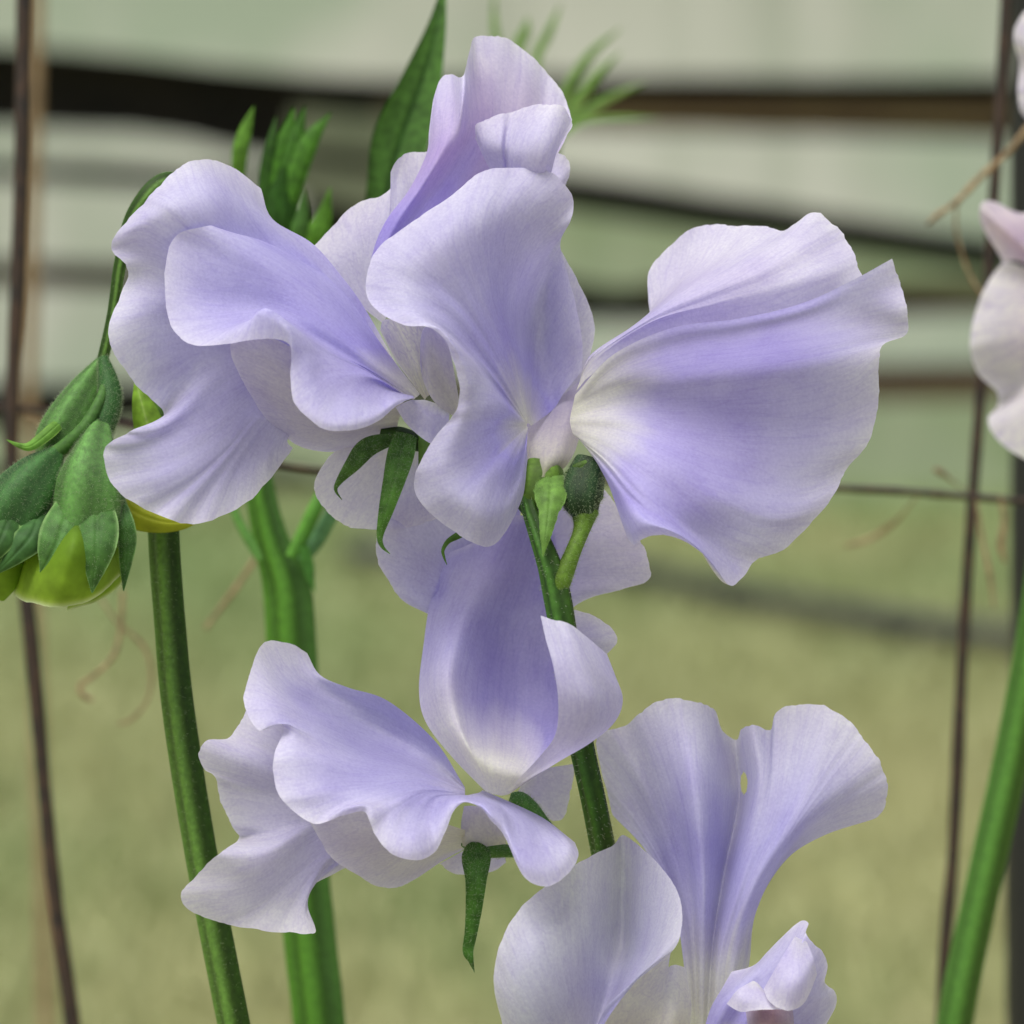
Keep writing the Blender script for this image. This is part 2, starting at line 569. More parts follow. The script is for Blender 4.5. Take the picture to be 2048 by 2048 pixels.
def blade(name, pts, hw, mat, parent, color, edge=None, cup=0.35, n=40, m=21, rib_col=None, thick=0.00018, label=None, tooth=0.0, seed=3):
    """leaf, sepal or sliver: centre line in pixels and depth, half widths in pixels; a closed thin solid with a midrib"""
    path = catmull(np.array(PP(pts)), n)
    w = np.maximum(catmull(np.array(RS(pts, hw), float)[:, None], n)[:, 0], 0.3 * MM)
    t, s, b = frames(path)
    x = np.linspace(-1, 1, m)
    if tooth:
        w = w * (1 + tooth * vnoise(np.arange(n) * 0.9, seed))
    top = path[None] + (x[:, None] * w[None])[..., None] * s[None] + ((-cup * x ** 2 - 0.10 * np.exp(-(x / 0.10) ** 2))[:, None] * w[None])[..., None] * b[None]
    bot = top - thick * b[None]
    verts = np.concatenate((top.reshape(-1, 3), bot.reshape(-1, 3)))
    f = grid_faces(m, n)
    off = m * n
    rim = []
    for i in range(m - 1):
        rim.append((i * n, (i + 1) * n, (i + 1) * n + off, i * n + off))
        rim.append((i * n + n - 1, i * n + n - 1 + off, (i + 1) * n + n - 1 + off, (i + 1) * n + n - 1))
    for j in range(n - 1):
        rim.append((j, j + off, j + 1 + off, j + 1))
        q = (m - 1) * n
        rim.append((q + j, q + j + 1, q + j + 1 + off, q + j + off))
    faces = np.concatenate((f, f[:, ::-1] + off, np.array(rim)))
    base = np.array(color, float)
    c = np.tile(base, (m, n, 1))
    if edge is not None:
        e = 0.7 * np.clip((np.abs(x) - 0.84) / 0.12, 0, 1)[:, None, None]
        c = c * (1 - e) + np.array(edge)[None, None] * e
    if rib_col is not None:
        e = np.exp(-(x / 0.09) ** 2)[:, None, None]
        c = c * (1 - e) + np.array(rib_col)[None, None] * e
    c = c.reshape(-1, 3)
    o = mesh_obj(name, verts, faces, mat, parent, np.vstack((c, c)))
    if label:
        o['label'] = label
    return o

def hairs(src, parent, count, length=0.00034, width=0.00002, color=(0.36, 0.44, 0.27), seed=1):
    count = int(count * 1.5)
    """fine glandular hairs over a mesh, one joined object"""
    me = src.data
    nv_ = len(me.vertices)
    co = np.empty(nv_ * 3); me.vertices.foreach_get('co', co); co = co.reshape(-1, 3)
    no = np.empty(nv_ * 3); me.vertices.foreach_get('normal', no); no = no.reshape(-1, 3)
    np_ = len(me.polygons)
    ls = np.empty(np_, dtype=np.int32); me.polygons.foreach_get('loop_start', ls)
    lv = np.empty(len(me.loops), dtype=np.int32); me.loops.foreach_get('vertex_index', lv)
    ar = np.empty(np_); me.polygons.foreach_get('area', ar)
    g = np.random.default_rng(seed)
    f = g.choice(np_, count, p=ar / ar.sum())
    a, b, c = lv[ls[f]], lv[ls[f] + 1], lv[ls[f] + 2]
    w = g.dirichlet((1, 1, 1), count)
    p = co[a] * w[:, :1] + co[b] * w[:, 1:2] + co[c] * w[:, 2:3]
    nn = no[a] + no[b] + no[c]
    nn /= np.maximum(np.linalg.norm(nn, axis=1, keepdims=True), 1e-9)
    d = nn + 0.35 * g.normal(size=(count, 3))
    d /= np.linalg.norm(d, axis=1, keepdims=True)
    L = length * g.uniform(0.5, 1.3, (count, 1))
    side = np.cross(d, -FWD)
    side /= np.maximum(np.linalg.norm(side, axis=1, keepdims=True), 1e-9)
    tip = p + d * L
    verts = np.stack((p - side * width / 2, p + side * width / 2, tip + side * width / 3, tip - side * width / 3), 1).reshape(-1, 3)
    faces = np.arange(count * 4).reshape(-1, 4)
    o = mesh_obj('hairs', verts, faces, M_HAIR, parent, np.tile(np.array(color), (count * 4, 1)), smooth=False)
    o['kind'] = 'stuff'
    return o

G_DARK = srgb(38, 64, 14)
G_MID = srgb(58, 92, 34)
G_BLUE = srgb(74, 116, 70)
G_LIGHT = srgb(112, 150, 70)
G_LIME = srgb(150, 172, 52)
G_SEPAL = srgb(70, 104, 42)
G_BUD = srgb(72, 110, 52)

# ------------------------------------------------------------------ the setting: lawn, shed wall
def to_world(x, y, dist):
    """point on the ray of a photo pixel at a given world Y (metres from the lens along the ground)"""
    k = PX / FOCUS
    d = FWD + (x - 1024) * k * RGT - (y - 1024) * k * UPV
    return CAM + d * (dist / d[1])

g = mesh_obj('ground', [(-60, -20, 0), (60, -20, 0), (60, 120, 0), (-60, 120, 0)], [(0, 1, 2, 3)], M_GROUND, smooth=False)
g['kind'] = 'structure'

WALL = 5.0
shed = empty('shed', (0, WALL, 0))
tag(shed, 'blurred old shed wall of grey-green horizontal boards with dark gaps', 'shed')

def board(top, bot, mat, y0=WALL, thick=0.022, name='board', step=24):
    """a board with its own slightly crooked top and bottom edges (polylines in photo pixels at the wall)"""
    tx, ty = zip(*top); bx_, by_ = zip(*bot)
    x0, x1 = max(tx[0], bx_[0]), min(tx[-1], bx_[-1])
    xs = np.linspace(x0, x1, step)
    wob = 2.0 * vnoise(np.arange(step) * 0.7, int(abs(ty[0]) + 11))
    T = [to_world(x, np.interp(x, tx, ty) + w, y0) for x, w in zip(xs, wob)]
    B = [to_world(x, np.interp(x, bx_, by_) - w, y0) for x, w in zip(xs, wob)]
    verts = []
    for t_, b_ in zip(T, B):
        verts += [t_, b_, t_ + (0, thick, 0), b_ + (0, thick, 0)]
    faces = []
    for i in range(step - 1):
        a, c = 4 * i, 4 * i + 4
        faces += [(a, a + 1, c + 1, c), (a + 2, c + 2, c + 3, a + 3), (a, c, c + 2, a + 2), (a + 1, a + 3, c + 3, c + 1)]
    faces += [(0, 2, 3, 1), (4 * step - 4, 4 * step - 3, 4 * step - 1, 4 * step - 2)]
    return mesh_obj(name, verts, faces, mat, shed, smooth=False)

L_, R_ = -900, 2950
board([(L_, -330), (R_, -330)], [(L_, -215), (R_, -235)], M_BOARD)
board([(L_, -195), (R_, -215)], [(L_, 72), (0, 88), (220, 106), (400, 130), (560, 148), (800, 162), (1150, 150), (1600, 156), (R_, 146)], M_BOARD)
board([(L_, 238), (0, 258), (250, 266), (373, 284), (455, 302), (575, 326)], [(L_, 300), (0, 320), (300, 332), (575, 350)], M_BOARD)
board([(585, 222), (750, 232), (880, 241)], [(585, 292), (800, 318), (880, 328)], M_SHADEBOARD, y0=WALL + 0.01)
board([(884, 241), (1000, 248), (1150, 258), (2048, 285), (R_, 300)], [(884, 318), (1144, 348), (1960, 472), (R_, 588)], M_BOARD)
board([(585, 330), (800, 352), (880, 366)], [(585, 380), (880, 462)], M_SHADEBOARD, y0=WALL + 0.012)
board([(884, 376), (1144, 424), (1960, 544), (R_, 650)], [(884, 464), (900, 470), (1206, 586), (1350, 560), (1960, 566), (R_, 690)], M_MOSS, y0=WALL + 0.012)
board([(L_, 336), (0, 362), (600, 396)], [(L_, 498), (0, 518), (300, 530), (600, 552)], M_BOARD)
board([(L_, 560), (0, 574), (300, 590), (1200, 650), (2048, 630), (R_, 705)], [(L_, 770), (0, 768), (1000, 752), (2048, 724), (R_, 800)], M_BOARD)
board([(L_, 880), (0, 868), (1000, 812), (2048, 800), (R_, 830)], [(L_, 940), (0, 930), (500, 934), (640, 940), (760, 1000), (1300, 1012), (R_, 1010)], M_MOSS)
board([(L_, 985), (0, 985), (640, 992), (R_, 1030)], [(L_, 1010), (640, 1012), (R_, 1040)], M_MOSS)
board([(760, 205), (1100, 208), (R_, 215)], [(760, 232), (1100, 248), (R_, 262)], M_BROWN, y0=WALL + 0.03, name='batten')
board([(1300, 555), (R_, 560)], [(1300, 600), (R_, 640)], M_BROWN, y0=WALL + 0.04, name='batten')
board([(900, 745), (R_, 740)], [(900, 800), (R_, 795)], M_REDBROWN, y0=WALL + 0.03, name='batten')
board([(L_, 525), (700, 552)], [(L_, 570), (700, 600)], M_BROWN, y0=WALL + 0.04, name='batten')
board([(560, 292), (1000, 340)], [(560, 330), (1000, 372)], M_GAPDARK, y0=WALL + 0.03, name='batten')  # near-black strip painting the shade between two boards

def box(name, x0, x1, y0, y1, z0, z1, mat, parent):
    v = [(x, y, z) for x in (x0, x1) for y in (y0, y1) for z in (z0, z1)]
    f = [(0, 1, 3, 2), (4, 6, 7, 5), (0, 4, 5, 1), (2, 3, 7, 6), (0, 2, 6, 4), (1, 5, 7, 3)]
    return mesh_obj(name, v, f, mat, parent, smooth=False)

wx0 = to_world(L_, 0, WALL)[0]; wx1 = to_world(R_, 0, WALL)[0]
ztop = to_world(1024, -330, WALL)[2]
box('dark_backing', wx0, wx1, WALL + 0.16, WALL + 0.20, 0.0, ztop, M_GAPDARK, shed)  # dark backing added to blacken the gaps
box('shade_side', wx0 - 0.04, wx0, WALL - 0.0, WALL + 0.20, 0.0, ztop, M_GAPDARK, shed)  # closing side, added out of view to keep the gaps dark
box('shade_side', wx1, wx1 + 0.04, WALL - 0.0, WALL + 0.20, 0.0, ztop, M_GAPDARK, shed)  # same on the other end, added to shut out light
box('shade_roof', wx0 - 0.12, wx1 + 0.12, WALL - 0.05, WALL + 0.45, ztop + 0.002, ztop + 0.03, M_GAPDARK, shed)  # top added out of view so the inside stays dark
for px in (-520, 2450):
    c = to_world(px, 0, WALL)[0]
    box('post', c - 0.04, c + 0.04, WALL + 0.075, WALL + 0.155, 0.0, ztop - 0.003, M_BROWN, shed)

# black hose lying across the lawn
def ground_at(x, y, h=0.0):
    k = PX / FOCUS
    d = FWD + (x - 1024) * k * RGT - (y - 1024) * k * UPV
    return CAM + d * ((h - CAM[2]) / d[2])
hose_pts = [ground_at(x, y, 0.028) for x, y in [(700, 1105), (1000, 1120), (1230, 1140), (1400, 1176), (1600, 1216), (1800, 1248), (1950, 1270), (2200, 1300), (2500, 1330)]]
hose = tube('garden_hose', hose_pts, [0.0155] * len(hose_pts), M_BLACK, None, (0, 0, 0), n=120, m=16)
tag(hose, 'black garden hose lying across the lawn behind the wire mesh', 'hose')

# lawn
def make_grass():
    n = 60000
    g_ = np.random.default_rng(3)
    y = g_.uniform(2.2, 4.95, n)
    x = g_.uniform(-1, 1, n) * (0.35 + 0.24 * y)
    h = g_.uniform(0.012, 0.045, n)
    a = g_.uniform(0, 2 * math.pi, n)
    w = g_.uniform(0.0012, 0.0026, n)
    lean = g_.normal(0, 0.5, (n, 2)) * h[:, None]
    base = np.stack((x, y, np.zeros(n)), 1)
    side = np.stack((np.cos(a), np.sin(a), np.zeros(n)), 1) * w[:, None]
    tip = base + np.stack((lean[:, 0], lean[:, 1], h), 1)
    mid = base + np.stack((lean[:, 0] * 0.35, lean[:, 1] * 0.35, h * 0.6), 1)
    verts = np.stack((base - side, base + side, mid + side * 0.8, mid - side * 0.8, tip), 1).reshape(-1, 3)
    f = []
    i = np.arange(n)[:, None] * 5
    quads = i + np.array([[0, 1, 2, 3]])
    tris = i + np.array([[3, 2, 4, 4]])
    faces = [tuple(q) for q in quads] + [tuple(q[:3]) for q in tris]
    green, straw = srgb(138, 154, 106), srgb(170, 170, 126)
    pat = 0.5 + 0.9 * vnoise(y * 3.1 + 0.6 * np.sin(x * 4), 21) * 0.6 + 0.35 * vnoise(x * 4.0 + y, 33) + g_.normal(0, 0.10, n) + 0.42 * (3.75 - y)
    pat = np.clip(pat, 0, 1)[:, None]
    c = green * (1 - pat) + straw * pat
    o = mesh_obj('grass', verts, faces, M_GRASS, None, np.repeat(c, 5, axis=0), smooth=False)
    tag(o, 'short green and straw-coloured lawn grass, far out of focus', 'grass', kind='stuff')
make_grass()

# ------------------------------------------------------------------ wire mesh fence just behind the flowers
fence = empty('wire_fence', (P(1024, 1000, -160)[0], P(1024, 1000, -160)[1], 0))
tag(fence, 'rusty wire mesh fence with dark posts standing just behind the sweet peas', 'fence')

def down(p, z=0.0):
    return np.array((p[0], p[1], z))

def wire(pts, radpx, extend=True, mat=M_RUST, name='wire', n=260):
    w, rr = PP(pts), RS(pts, [radpx] * len(pts))
    if extend:
        w, rr = to_ground(w, rr)
    return tube(name, w, rr, mat, fence, (0, 0, 0), n=n, m=12, jitter=0.12, seed=len(fence.children) + 2)

wire([(70, -700, -150), (52, -200, -150), (48, 0, -150), (44, 300, -150), (34, 600, -150), (22, 860, -150), (34, 1080, -150), (60, 1260, -150), (105, 1750, -150), (146, 2060, -150), (190, 2500, -150)], 15)
wire([(82, -700, -600), (74, 0, -600), (64, 560, -600), (60, 900, -600), (72, 1300, -600), (84, 1700, -600), (92, 2060, -600), (105, 2500, -600)], 13, mat=M_TAN)
wire([(2040, -700, -165), (2012, 0, -165), (1994, 300, -165), (1962, 770, -165), (1946, 990, -165), (1926, 1290, -165), (1908, 1680, -165), (1886, 1960, -165), (1860, 2500, -165)], 12)
wire([(-500, 800, -158), (0, 815, -158), (250, 850, -158), (600, 935, -158), (1000, 955, -158), (1690, 977, -158), (1946, 994, -158), (2100, 1004, -158), (2700, 1020, -158)], 7.5, extend=False)
wire([(2112, -900, -260), (2112, 0, -260), (2112, 900, -260), (2112, 2060, -260), (2112, 2600, -260)], 95, mat=M_POST, name='post')
wire([(-330, -900, -260), (-330, 0, -260), (-330, 900, -260), (-330, 2060, -260), (-330, 2600, -260)], 95, mat=M_POST, name='post')

# ------------------------------------------------------------------ the flowering spray
spray_base = P(1260, 2100, -8)
spray = empty('sweet_pea_spray', (spray_base[0], spray_base[1], 0))
tag(spray, 'flowering sweet pea stem with six ruffled lavender blooms in sharp focus', 'sweet pea')

def flower(label, x, y, d=0, root=None):
    e = empty('flower', P(x, y, d), root if root is not None else spray)
    e['label'] = label
    return e

stem_pts = PP([(1048, 975, -2), (1060, 1020, 0), (1080, 1075, 2), (1100, 1130, 3), (1113, 1180, 3), (1124, 1240, 3), (1142, 1360, 2), (1162, 1480, -5), (1188, 1600, -6), (1212, 1720, -13), (1240, 1850, -18), (1275, 2060, -18), (1330, 2500, -18)])
stem_pts, srad = to_ground(stem_pts, [x * MM for x in (12, 15, 19, 23, 26, 26, 25, 24, 24, 25, 26, 28, 30)])
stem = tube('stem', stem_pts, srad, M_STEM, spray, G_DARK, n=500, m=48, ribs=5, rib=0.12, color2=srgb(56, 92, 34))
hairs(stem, spray, 9000, length=0.00042, width=0.000028, color=(0.6, 0.64, 0.5), seed=2)

# ---- bloom 1: left, side on
f1 = flower('wide ruffled bloom facing the rusty wire, above the budding stalk', 800, 860)
petal('standard_petal', [
    [(800, 740, -4), (732, 621, -4), (689, 560, -4), (626, 488, -5), (545, 438, -6), (522, 376, -9)],
    [(795, 745, -4), (705, 635, -3), (645, 560, -2), (565, 480, -2), (505, 410, -2), (472, 338, -8)],
    [(790, 750, -4), (690, 650, -3), (600, 570, -1), (510, 480, 1), (445, 385, 3), (415, 320, -4)],
    [(788, 755, -4), (680, 660, -3), (570, 580, 0), (460, 480, 4), (390, 400, 6), (360, 335, 0)],
    [(786, 760, -4), (670, 670, -3), (540, 590, 0), (420, 500, 4), (340, 420, 7), (292, 400, 3)],
    [(784, 765, -4), (660, 680, -3), (520, 610, 0), (400, 540, 3), (290, 470, 5), (222, 488, 3)],
    [(782, 770, -4), (655, 690, -3), (510, 630, -1), (390, 580, 1), (300, 545, 1), (256, 543, -1)],
    [(780, 775, -4), (650, 700, -3), (500, 660, -2), (390, 640, -1), (290, 640, 3), (216, 668, 4)],
    [(778, 780, -4), (645, 710, -3), (500, 690, -3), (400, 690, -2), (310, 720, 1), (265, 760, 2)],
    [(776, 785, -4), (640, 720, -3), (500, 720, -3), (420, 740, -3), (360, 790, -3), (329, 828, -4)],
    [(776, 788, -4), (640, 730, -3), (500, 750, -3), (420, 790, -2), (330, 848, 3), (262, 862, 6)],
    [(776, 791, -4), (640, 740, -3), (510, 780, -3), (430, 840, -1), (320, 890, 3), (208, 904, 6)],
    [(776, 794, -4), (645, 750, -3), (520, 810, -3), (440, 890, 0), (350, 950, 4), (243, 988, 6)],
    [(776, 797, -4), (650, 760, -3), (535, 830, -3), (470, 910, -1), (410, 990, 2), (375, 1046, 4)],
    [(776, 800, -5), (660, 770, -4), (560, 840, -4), (515, 900, -3), (500, 950, -2), (495, 1003, -1)],
    [(778, 805, -6), (670, 780, -5), (600, 840, -5), (580, 870, -5), (575, 885, -5), (587, 897, -6)],
], f1, R_STD, ruffle=1.0)
petal('wing_petal', [
    [(840, 788, 0), (770, 698, -1), (692, 590, -3), (612, 520, -4), (525, 470, -3), (450, 452, -2)],
    [(838, 790, 1), (760, 708, 2), (672, 608, 3), (582, 540, 3.5), (492, 490, 5), (412, 452, 6.5)],
    [(836, 792, 1), (750, 715, 4), (650, 630, 5), (560, 570, 5), (450, 530, 6), (345, 480, 6)],
    [(834, 794, 1.5), (745, 725, 5), (640, 650, 6), (550, 610, 5), (430, 600, 6), (329, 577, 7)],
    [(832, 795, 1.5), (740, 730, 5), (635, 665, 6), (545, 630, 6), (440, 640, 8), (345, 655, 9)],
    [(831, 796, 1.5), (738, 735, 5), (632, 675, 6), (560, 640, 7), (470, 650, 9), (385, 690, 11)],
    [(830, 797, 1.5), (736, 738, 5), (635, 685, 7), (575, 650, 9), (510, 635, 12), (455, 688, 12)],
    [(829, 798, 1.5), (735, 740, 5), (640, 690, 8), (590, 655, 11), (530, 617, 14), (522, 678, 13)],
    [(828, 799, 1.5), (735, 742, 5), (645, 700, 8), (605, 672, 11), (575, 655, 14), (579, 690, 13)],
    [(828, 799, 1.5), (735, 745, 5), (650, 720, 9), (615, 720, 12), (590, 735, 13), (581, 755, 13)],
    [(827, 799, 1.5), (738, 750, 6), (665, 750, 10), (630, 775, 13), (605, 800, 14), (590, 808, 14)],
    [(827, 799, 1.5), (745, 757, 6), (690, 775, 10), (665, 810, 13), (650, 840, 15), (645, 857, 15)],
    [(826, 799, 1.5), (755, 765, 5), (720, 785, 9), (710, 815, 12), (703, 845, 14), (700, 861, 14)],
    [(826, 799, 1.5), (770, 775, 4), (755, 790, 7), (753, 810, 9), (753, 830, 11), (753, 845, 11)],
    [(827, 798, 1.5), (795, 785, 3), (789, 790, 5), (790, 796, 6), (793, 803, 7), (795, 810, 7)],
    [(829, 797, 1.5), (826, 792, 3), (825, 792, 4), (826, 793, 4), (828, 794, 4), (830, 795, 4)],
], f1, R_STD, ruffle=0.5, fringe=0.5)
petal('wing_petal', [
    [(810, 806, 1), (735, 790, 3), (655, 745, 5), (565, 685, 8), (475, 655, 8)],
    [(805, 818, 0), (712, 812, 3), (627, 780, 6), (545, 732, 7), (460, 698, 7)],
    [(800, 832, -1), (695, 834, 1), (622, 820, 4), (560, 798, 3), (487, 765, 3)],
    [(796, 845, -1), (700, 855, 0), (650, 855, 0), (600, 850, -1), (535, 840, -3)],
    [(795, 855, -2), (720, 870, -3), (680, 880, -4), (640, 887, -5), (595, 890, -7)],
    [(795, 862, -3), (740, 878, -5), (710, 888, -6), (690, 895, -7), (660, 904, -9)],
    [(795, 868, -4), (765, 875, -7), (745, 880, -8), (730, 886, -9), (712, 892, -10)],
], f1, R_UNDER, ruffle=0.3, fringe=0.5, nu=14)
petal('wing_petal', [
    [(836, 800, 1), (822, 800, 2), (806, 806, 2), (790, 815, 2)],
    [(850, 800, 1), (840, 815, 2), (828, 832, 2), (815, 850, 2)],
    [(870, 806, 1), (862, 835, 2), (858, 862, 2), (862, 888, 2)],
    [(900, 816, 1), (898, 840, 1), (896, 862, 1), (892, 880, 0)],
], f1, R_PALE, ruffle=0.2, nu=14, fringe=0.4)
petal('keel', [
    [(790, 880, -6), (740, 880, -7), (690, 890, -8), (655, 915, -9)],
    [(795, 890, -6), (740, 905, -6), (680, 935, -7), (627, 976, -8)],
    [(800, 900, -6), (760, 935, -6), (715, 985, -6), (672, 1040, -7)],
    [(810, 905, -6), (790, 950, -6), (770, 1005, -6), (748, 1060, -7)],
    [(825, 905, -6), (830, 960, -6), (835, 1010, -7), (838, 1050, -8)],
    [(850, 900, -7), (880, 950, -8), (900, 990, -9), (915, 1020, -10)],
], f1, R_PALE, ruffle=0.4, nu=16)
ptube('calyx', [(880, 895, -7), (830, 884, -3), (795, 876, -2), (760, 868, -2)], (13, 19, 22, 12), M_STEM, f1, G_DARK, ribs=5, rib=0.08)
s_ = blade('sepal', [(800, 874, -1), (738, 893, 2), (704, 930, 4), (676, 966, 4), (672, 982, 4), (684, 1000, 4)], (10, 20, 15, 6, 3, 0.5), M_GREEN, f1, G_SEPAL)
hairs(s_, f1, 500, seed=3)
s_ = blade('sepal', [(812, 866, 1), (802, 905, 3), (788, 960, 5), (772, 1020, 6), (760, 1070, 6), (764, 1092, 6), (780, 1108, 6)], (24, 27, 22, 15, 7, 4, 0.5), M_GREEN, f1, srgb(72, 112, 44))
hairs(s_, f1, 900, seed=4)
blade('sepal', [(935, 1060, 2), (914, 1072, 3), (896, 1083, 3), (886, 1100, 3), (888, 1114, 3), (894, 1130, 3)], (8, 7, 5, 3.5, 2.5, 0.5), M_GREEN, f1, G_SEPAL)
blade('sepal', [(845, 862, -2), (852, 890, -1), (848, 920, -1), (838, 960, -2)], (14, 16, 12, 2), M_GREEN, f1, G_LIGHT)

# ---- bloom 2: top centre
f2 = flower('tallest bloom, folded upright above the others in front of the lance-shaped leaf', 1075, 940)
petal('standard_petal', [
    [(770, 650, -10), (720, 610, -10), (670, 560, -10), (600, 520, -11)],
    [(770, 640, -10), (720, 590, -10), (675, 535, -10), (631, 489, -11)],
    [(775, 630, -10), (735, 570, -10), (715, 490, -10), (703, 416, -12)],
    [(780, 625, -10), (755, 550, -9), (755, 460, -9), (768, 387, -10)],
    [(785, 620, -10), (770, 530, -8), (775, 440, -8), (787, 366, -9)],
    [(790, 620, -10), (785, 520, -8), (783, 420, -8), (782, 342, -8)],
    [(795, 620, -10), (800, 520, -8), (805, 400, -8), (810, 308, -10)],
    [(800, 620, -10), (820, 520, -8), (840, 400, -9), (853, 304, -11)],
    [(805, 620, -10), (850, 520, -9), (890, 400, -10), (900, 310, -13)],
], f2, R_PALE, ruffle=0.6)
petal('standard_petal', [
    [(735, 590, -3), (744, 511, -3), (771, 443, -3), (819, 378, -4), (853, 307, -5), (858, 262, -5), (866, 200, -7)],
    [(738, 590, -3), (752, 511, -3), (785, 443, -2), (835, 370, -2), (868, 290, -3), (873, 220, -5), (880, 160, -9)],
    [(742, 590, -3), (760, 515, -2), (800, 440, -1), (850, 365, -1), (890, 290, -1), (905, 220, -4), (903, 149, -9)],
    [(745, 590, -3), (770, 515, -3), (815, 440, -3), (870, 360, -3), (915, 280, -2), (925, 210, -1), (926, 153, -4)],
    [(750, 590, -4), (780, 520, -4), (830, 445, -5), (890, 360, -6), (938, 270, -5), (940, 180, -6), (939, 101, -9)],
    [(755, 590, -4), (790, 520, -5), (845, 450, -7), (910, 365, -8), (965, 260, -8), (960, 160, -10), (952, 74, -14)],
    [(760, 590, -5), (800, 525, -6), (860, 455, -8), (930, 370, -10), (990, 265, -10), (1000, 160, -12), (1006, 75, -16)],
    [(765, 590, -5), (810, 530, -7), (875, 460, -10), (950, 380, -11), (1020, 280, -11), (1045, 180, -13), (1048, 98, -17)],
    [(770, 590, -5), (820, 535, -7), (890, 470, -11), (970, 390, -12), (1045, 300, -12), (1080, 220, -14), (1087, 139, -17)],
    [(775, 590, -5), (830, 540, -8), (905, 480, -12), (990, 400, -13), (1070, 320, -12), (1110, 260, -13), (1127, 187, -16)],
    [(780, 590, -5), (840, 545, -8), (920, 490, -13), (1010, 420, -13), (1085, 350, -12), (1125, 290, -12), (1144, 240, -13)],
], f2, recipe((0, VIOLET), (0.4, srgb(178, 164, 232)), (0.7, PINKISH), (0.88, srgb(214, 204, 238)), (1, PALE)), ruffle=0.5)
petal('wing_petal', [
    [(1010, 400, -7), (985, 350, -6), (965, 310, -5), (950, 275, -5)],
    [(1012, 400, -7), (990, 340, -5), (970, 295, -3), (954, 246, -4)],
    [(1015, 400, -7), (1005, 330, -3), (1000, 290, -1), (1000, 230, -3)],
    [(1020, 400, -7), (1015, 330, -3.2), (1012, 290, -1.8), (1026, 223, -3.4)],
    [(1025, 400, -7), (1025, 340, -2), (1030, 290, 0), (1060, 212, -2)],
    [(1035, 400, -7), (1050, 340, 0), (1065, 285, 2), (1100, 210, 0)],
    [(1045, 400, -7), (1075, 350, 0), (1095, 300, 2), (1128, 216, 0)],
    [(1060, 400, -7), (1092, 350, -1), (1115, 290, 0), (1144, 250, -2)],
    [(1075, 400, -7), (1098, 360, -4), (1112, 310, -4), (1128, 276, -6)],
], f2, R_PALE, ruffle=0.4)
petal('wing_petal', [
    [(1075, 420, -11), (1095, 360, -11), (1112, 300, -11)],
    [(1080, 422, -11), (1110, 365, -10), (1136, 320, -11)],
    [(1085, 425, -11), (1115, 380, -10), (1140, 345, -11)],
    [(1090, 430, -11), (1115, 395, -11), (1130, 372, -12)],
], f2, R_PALE, nu=12, ruffle=0.3)
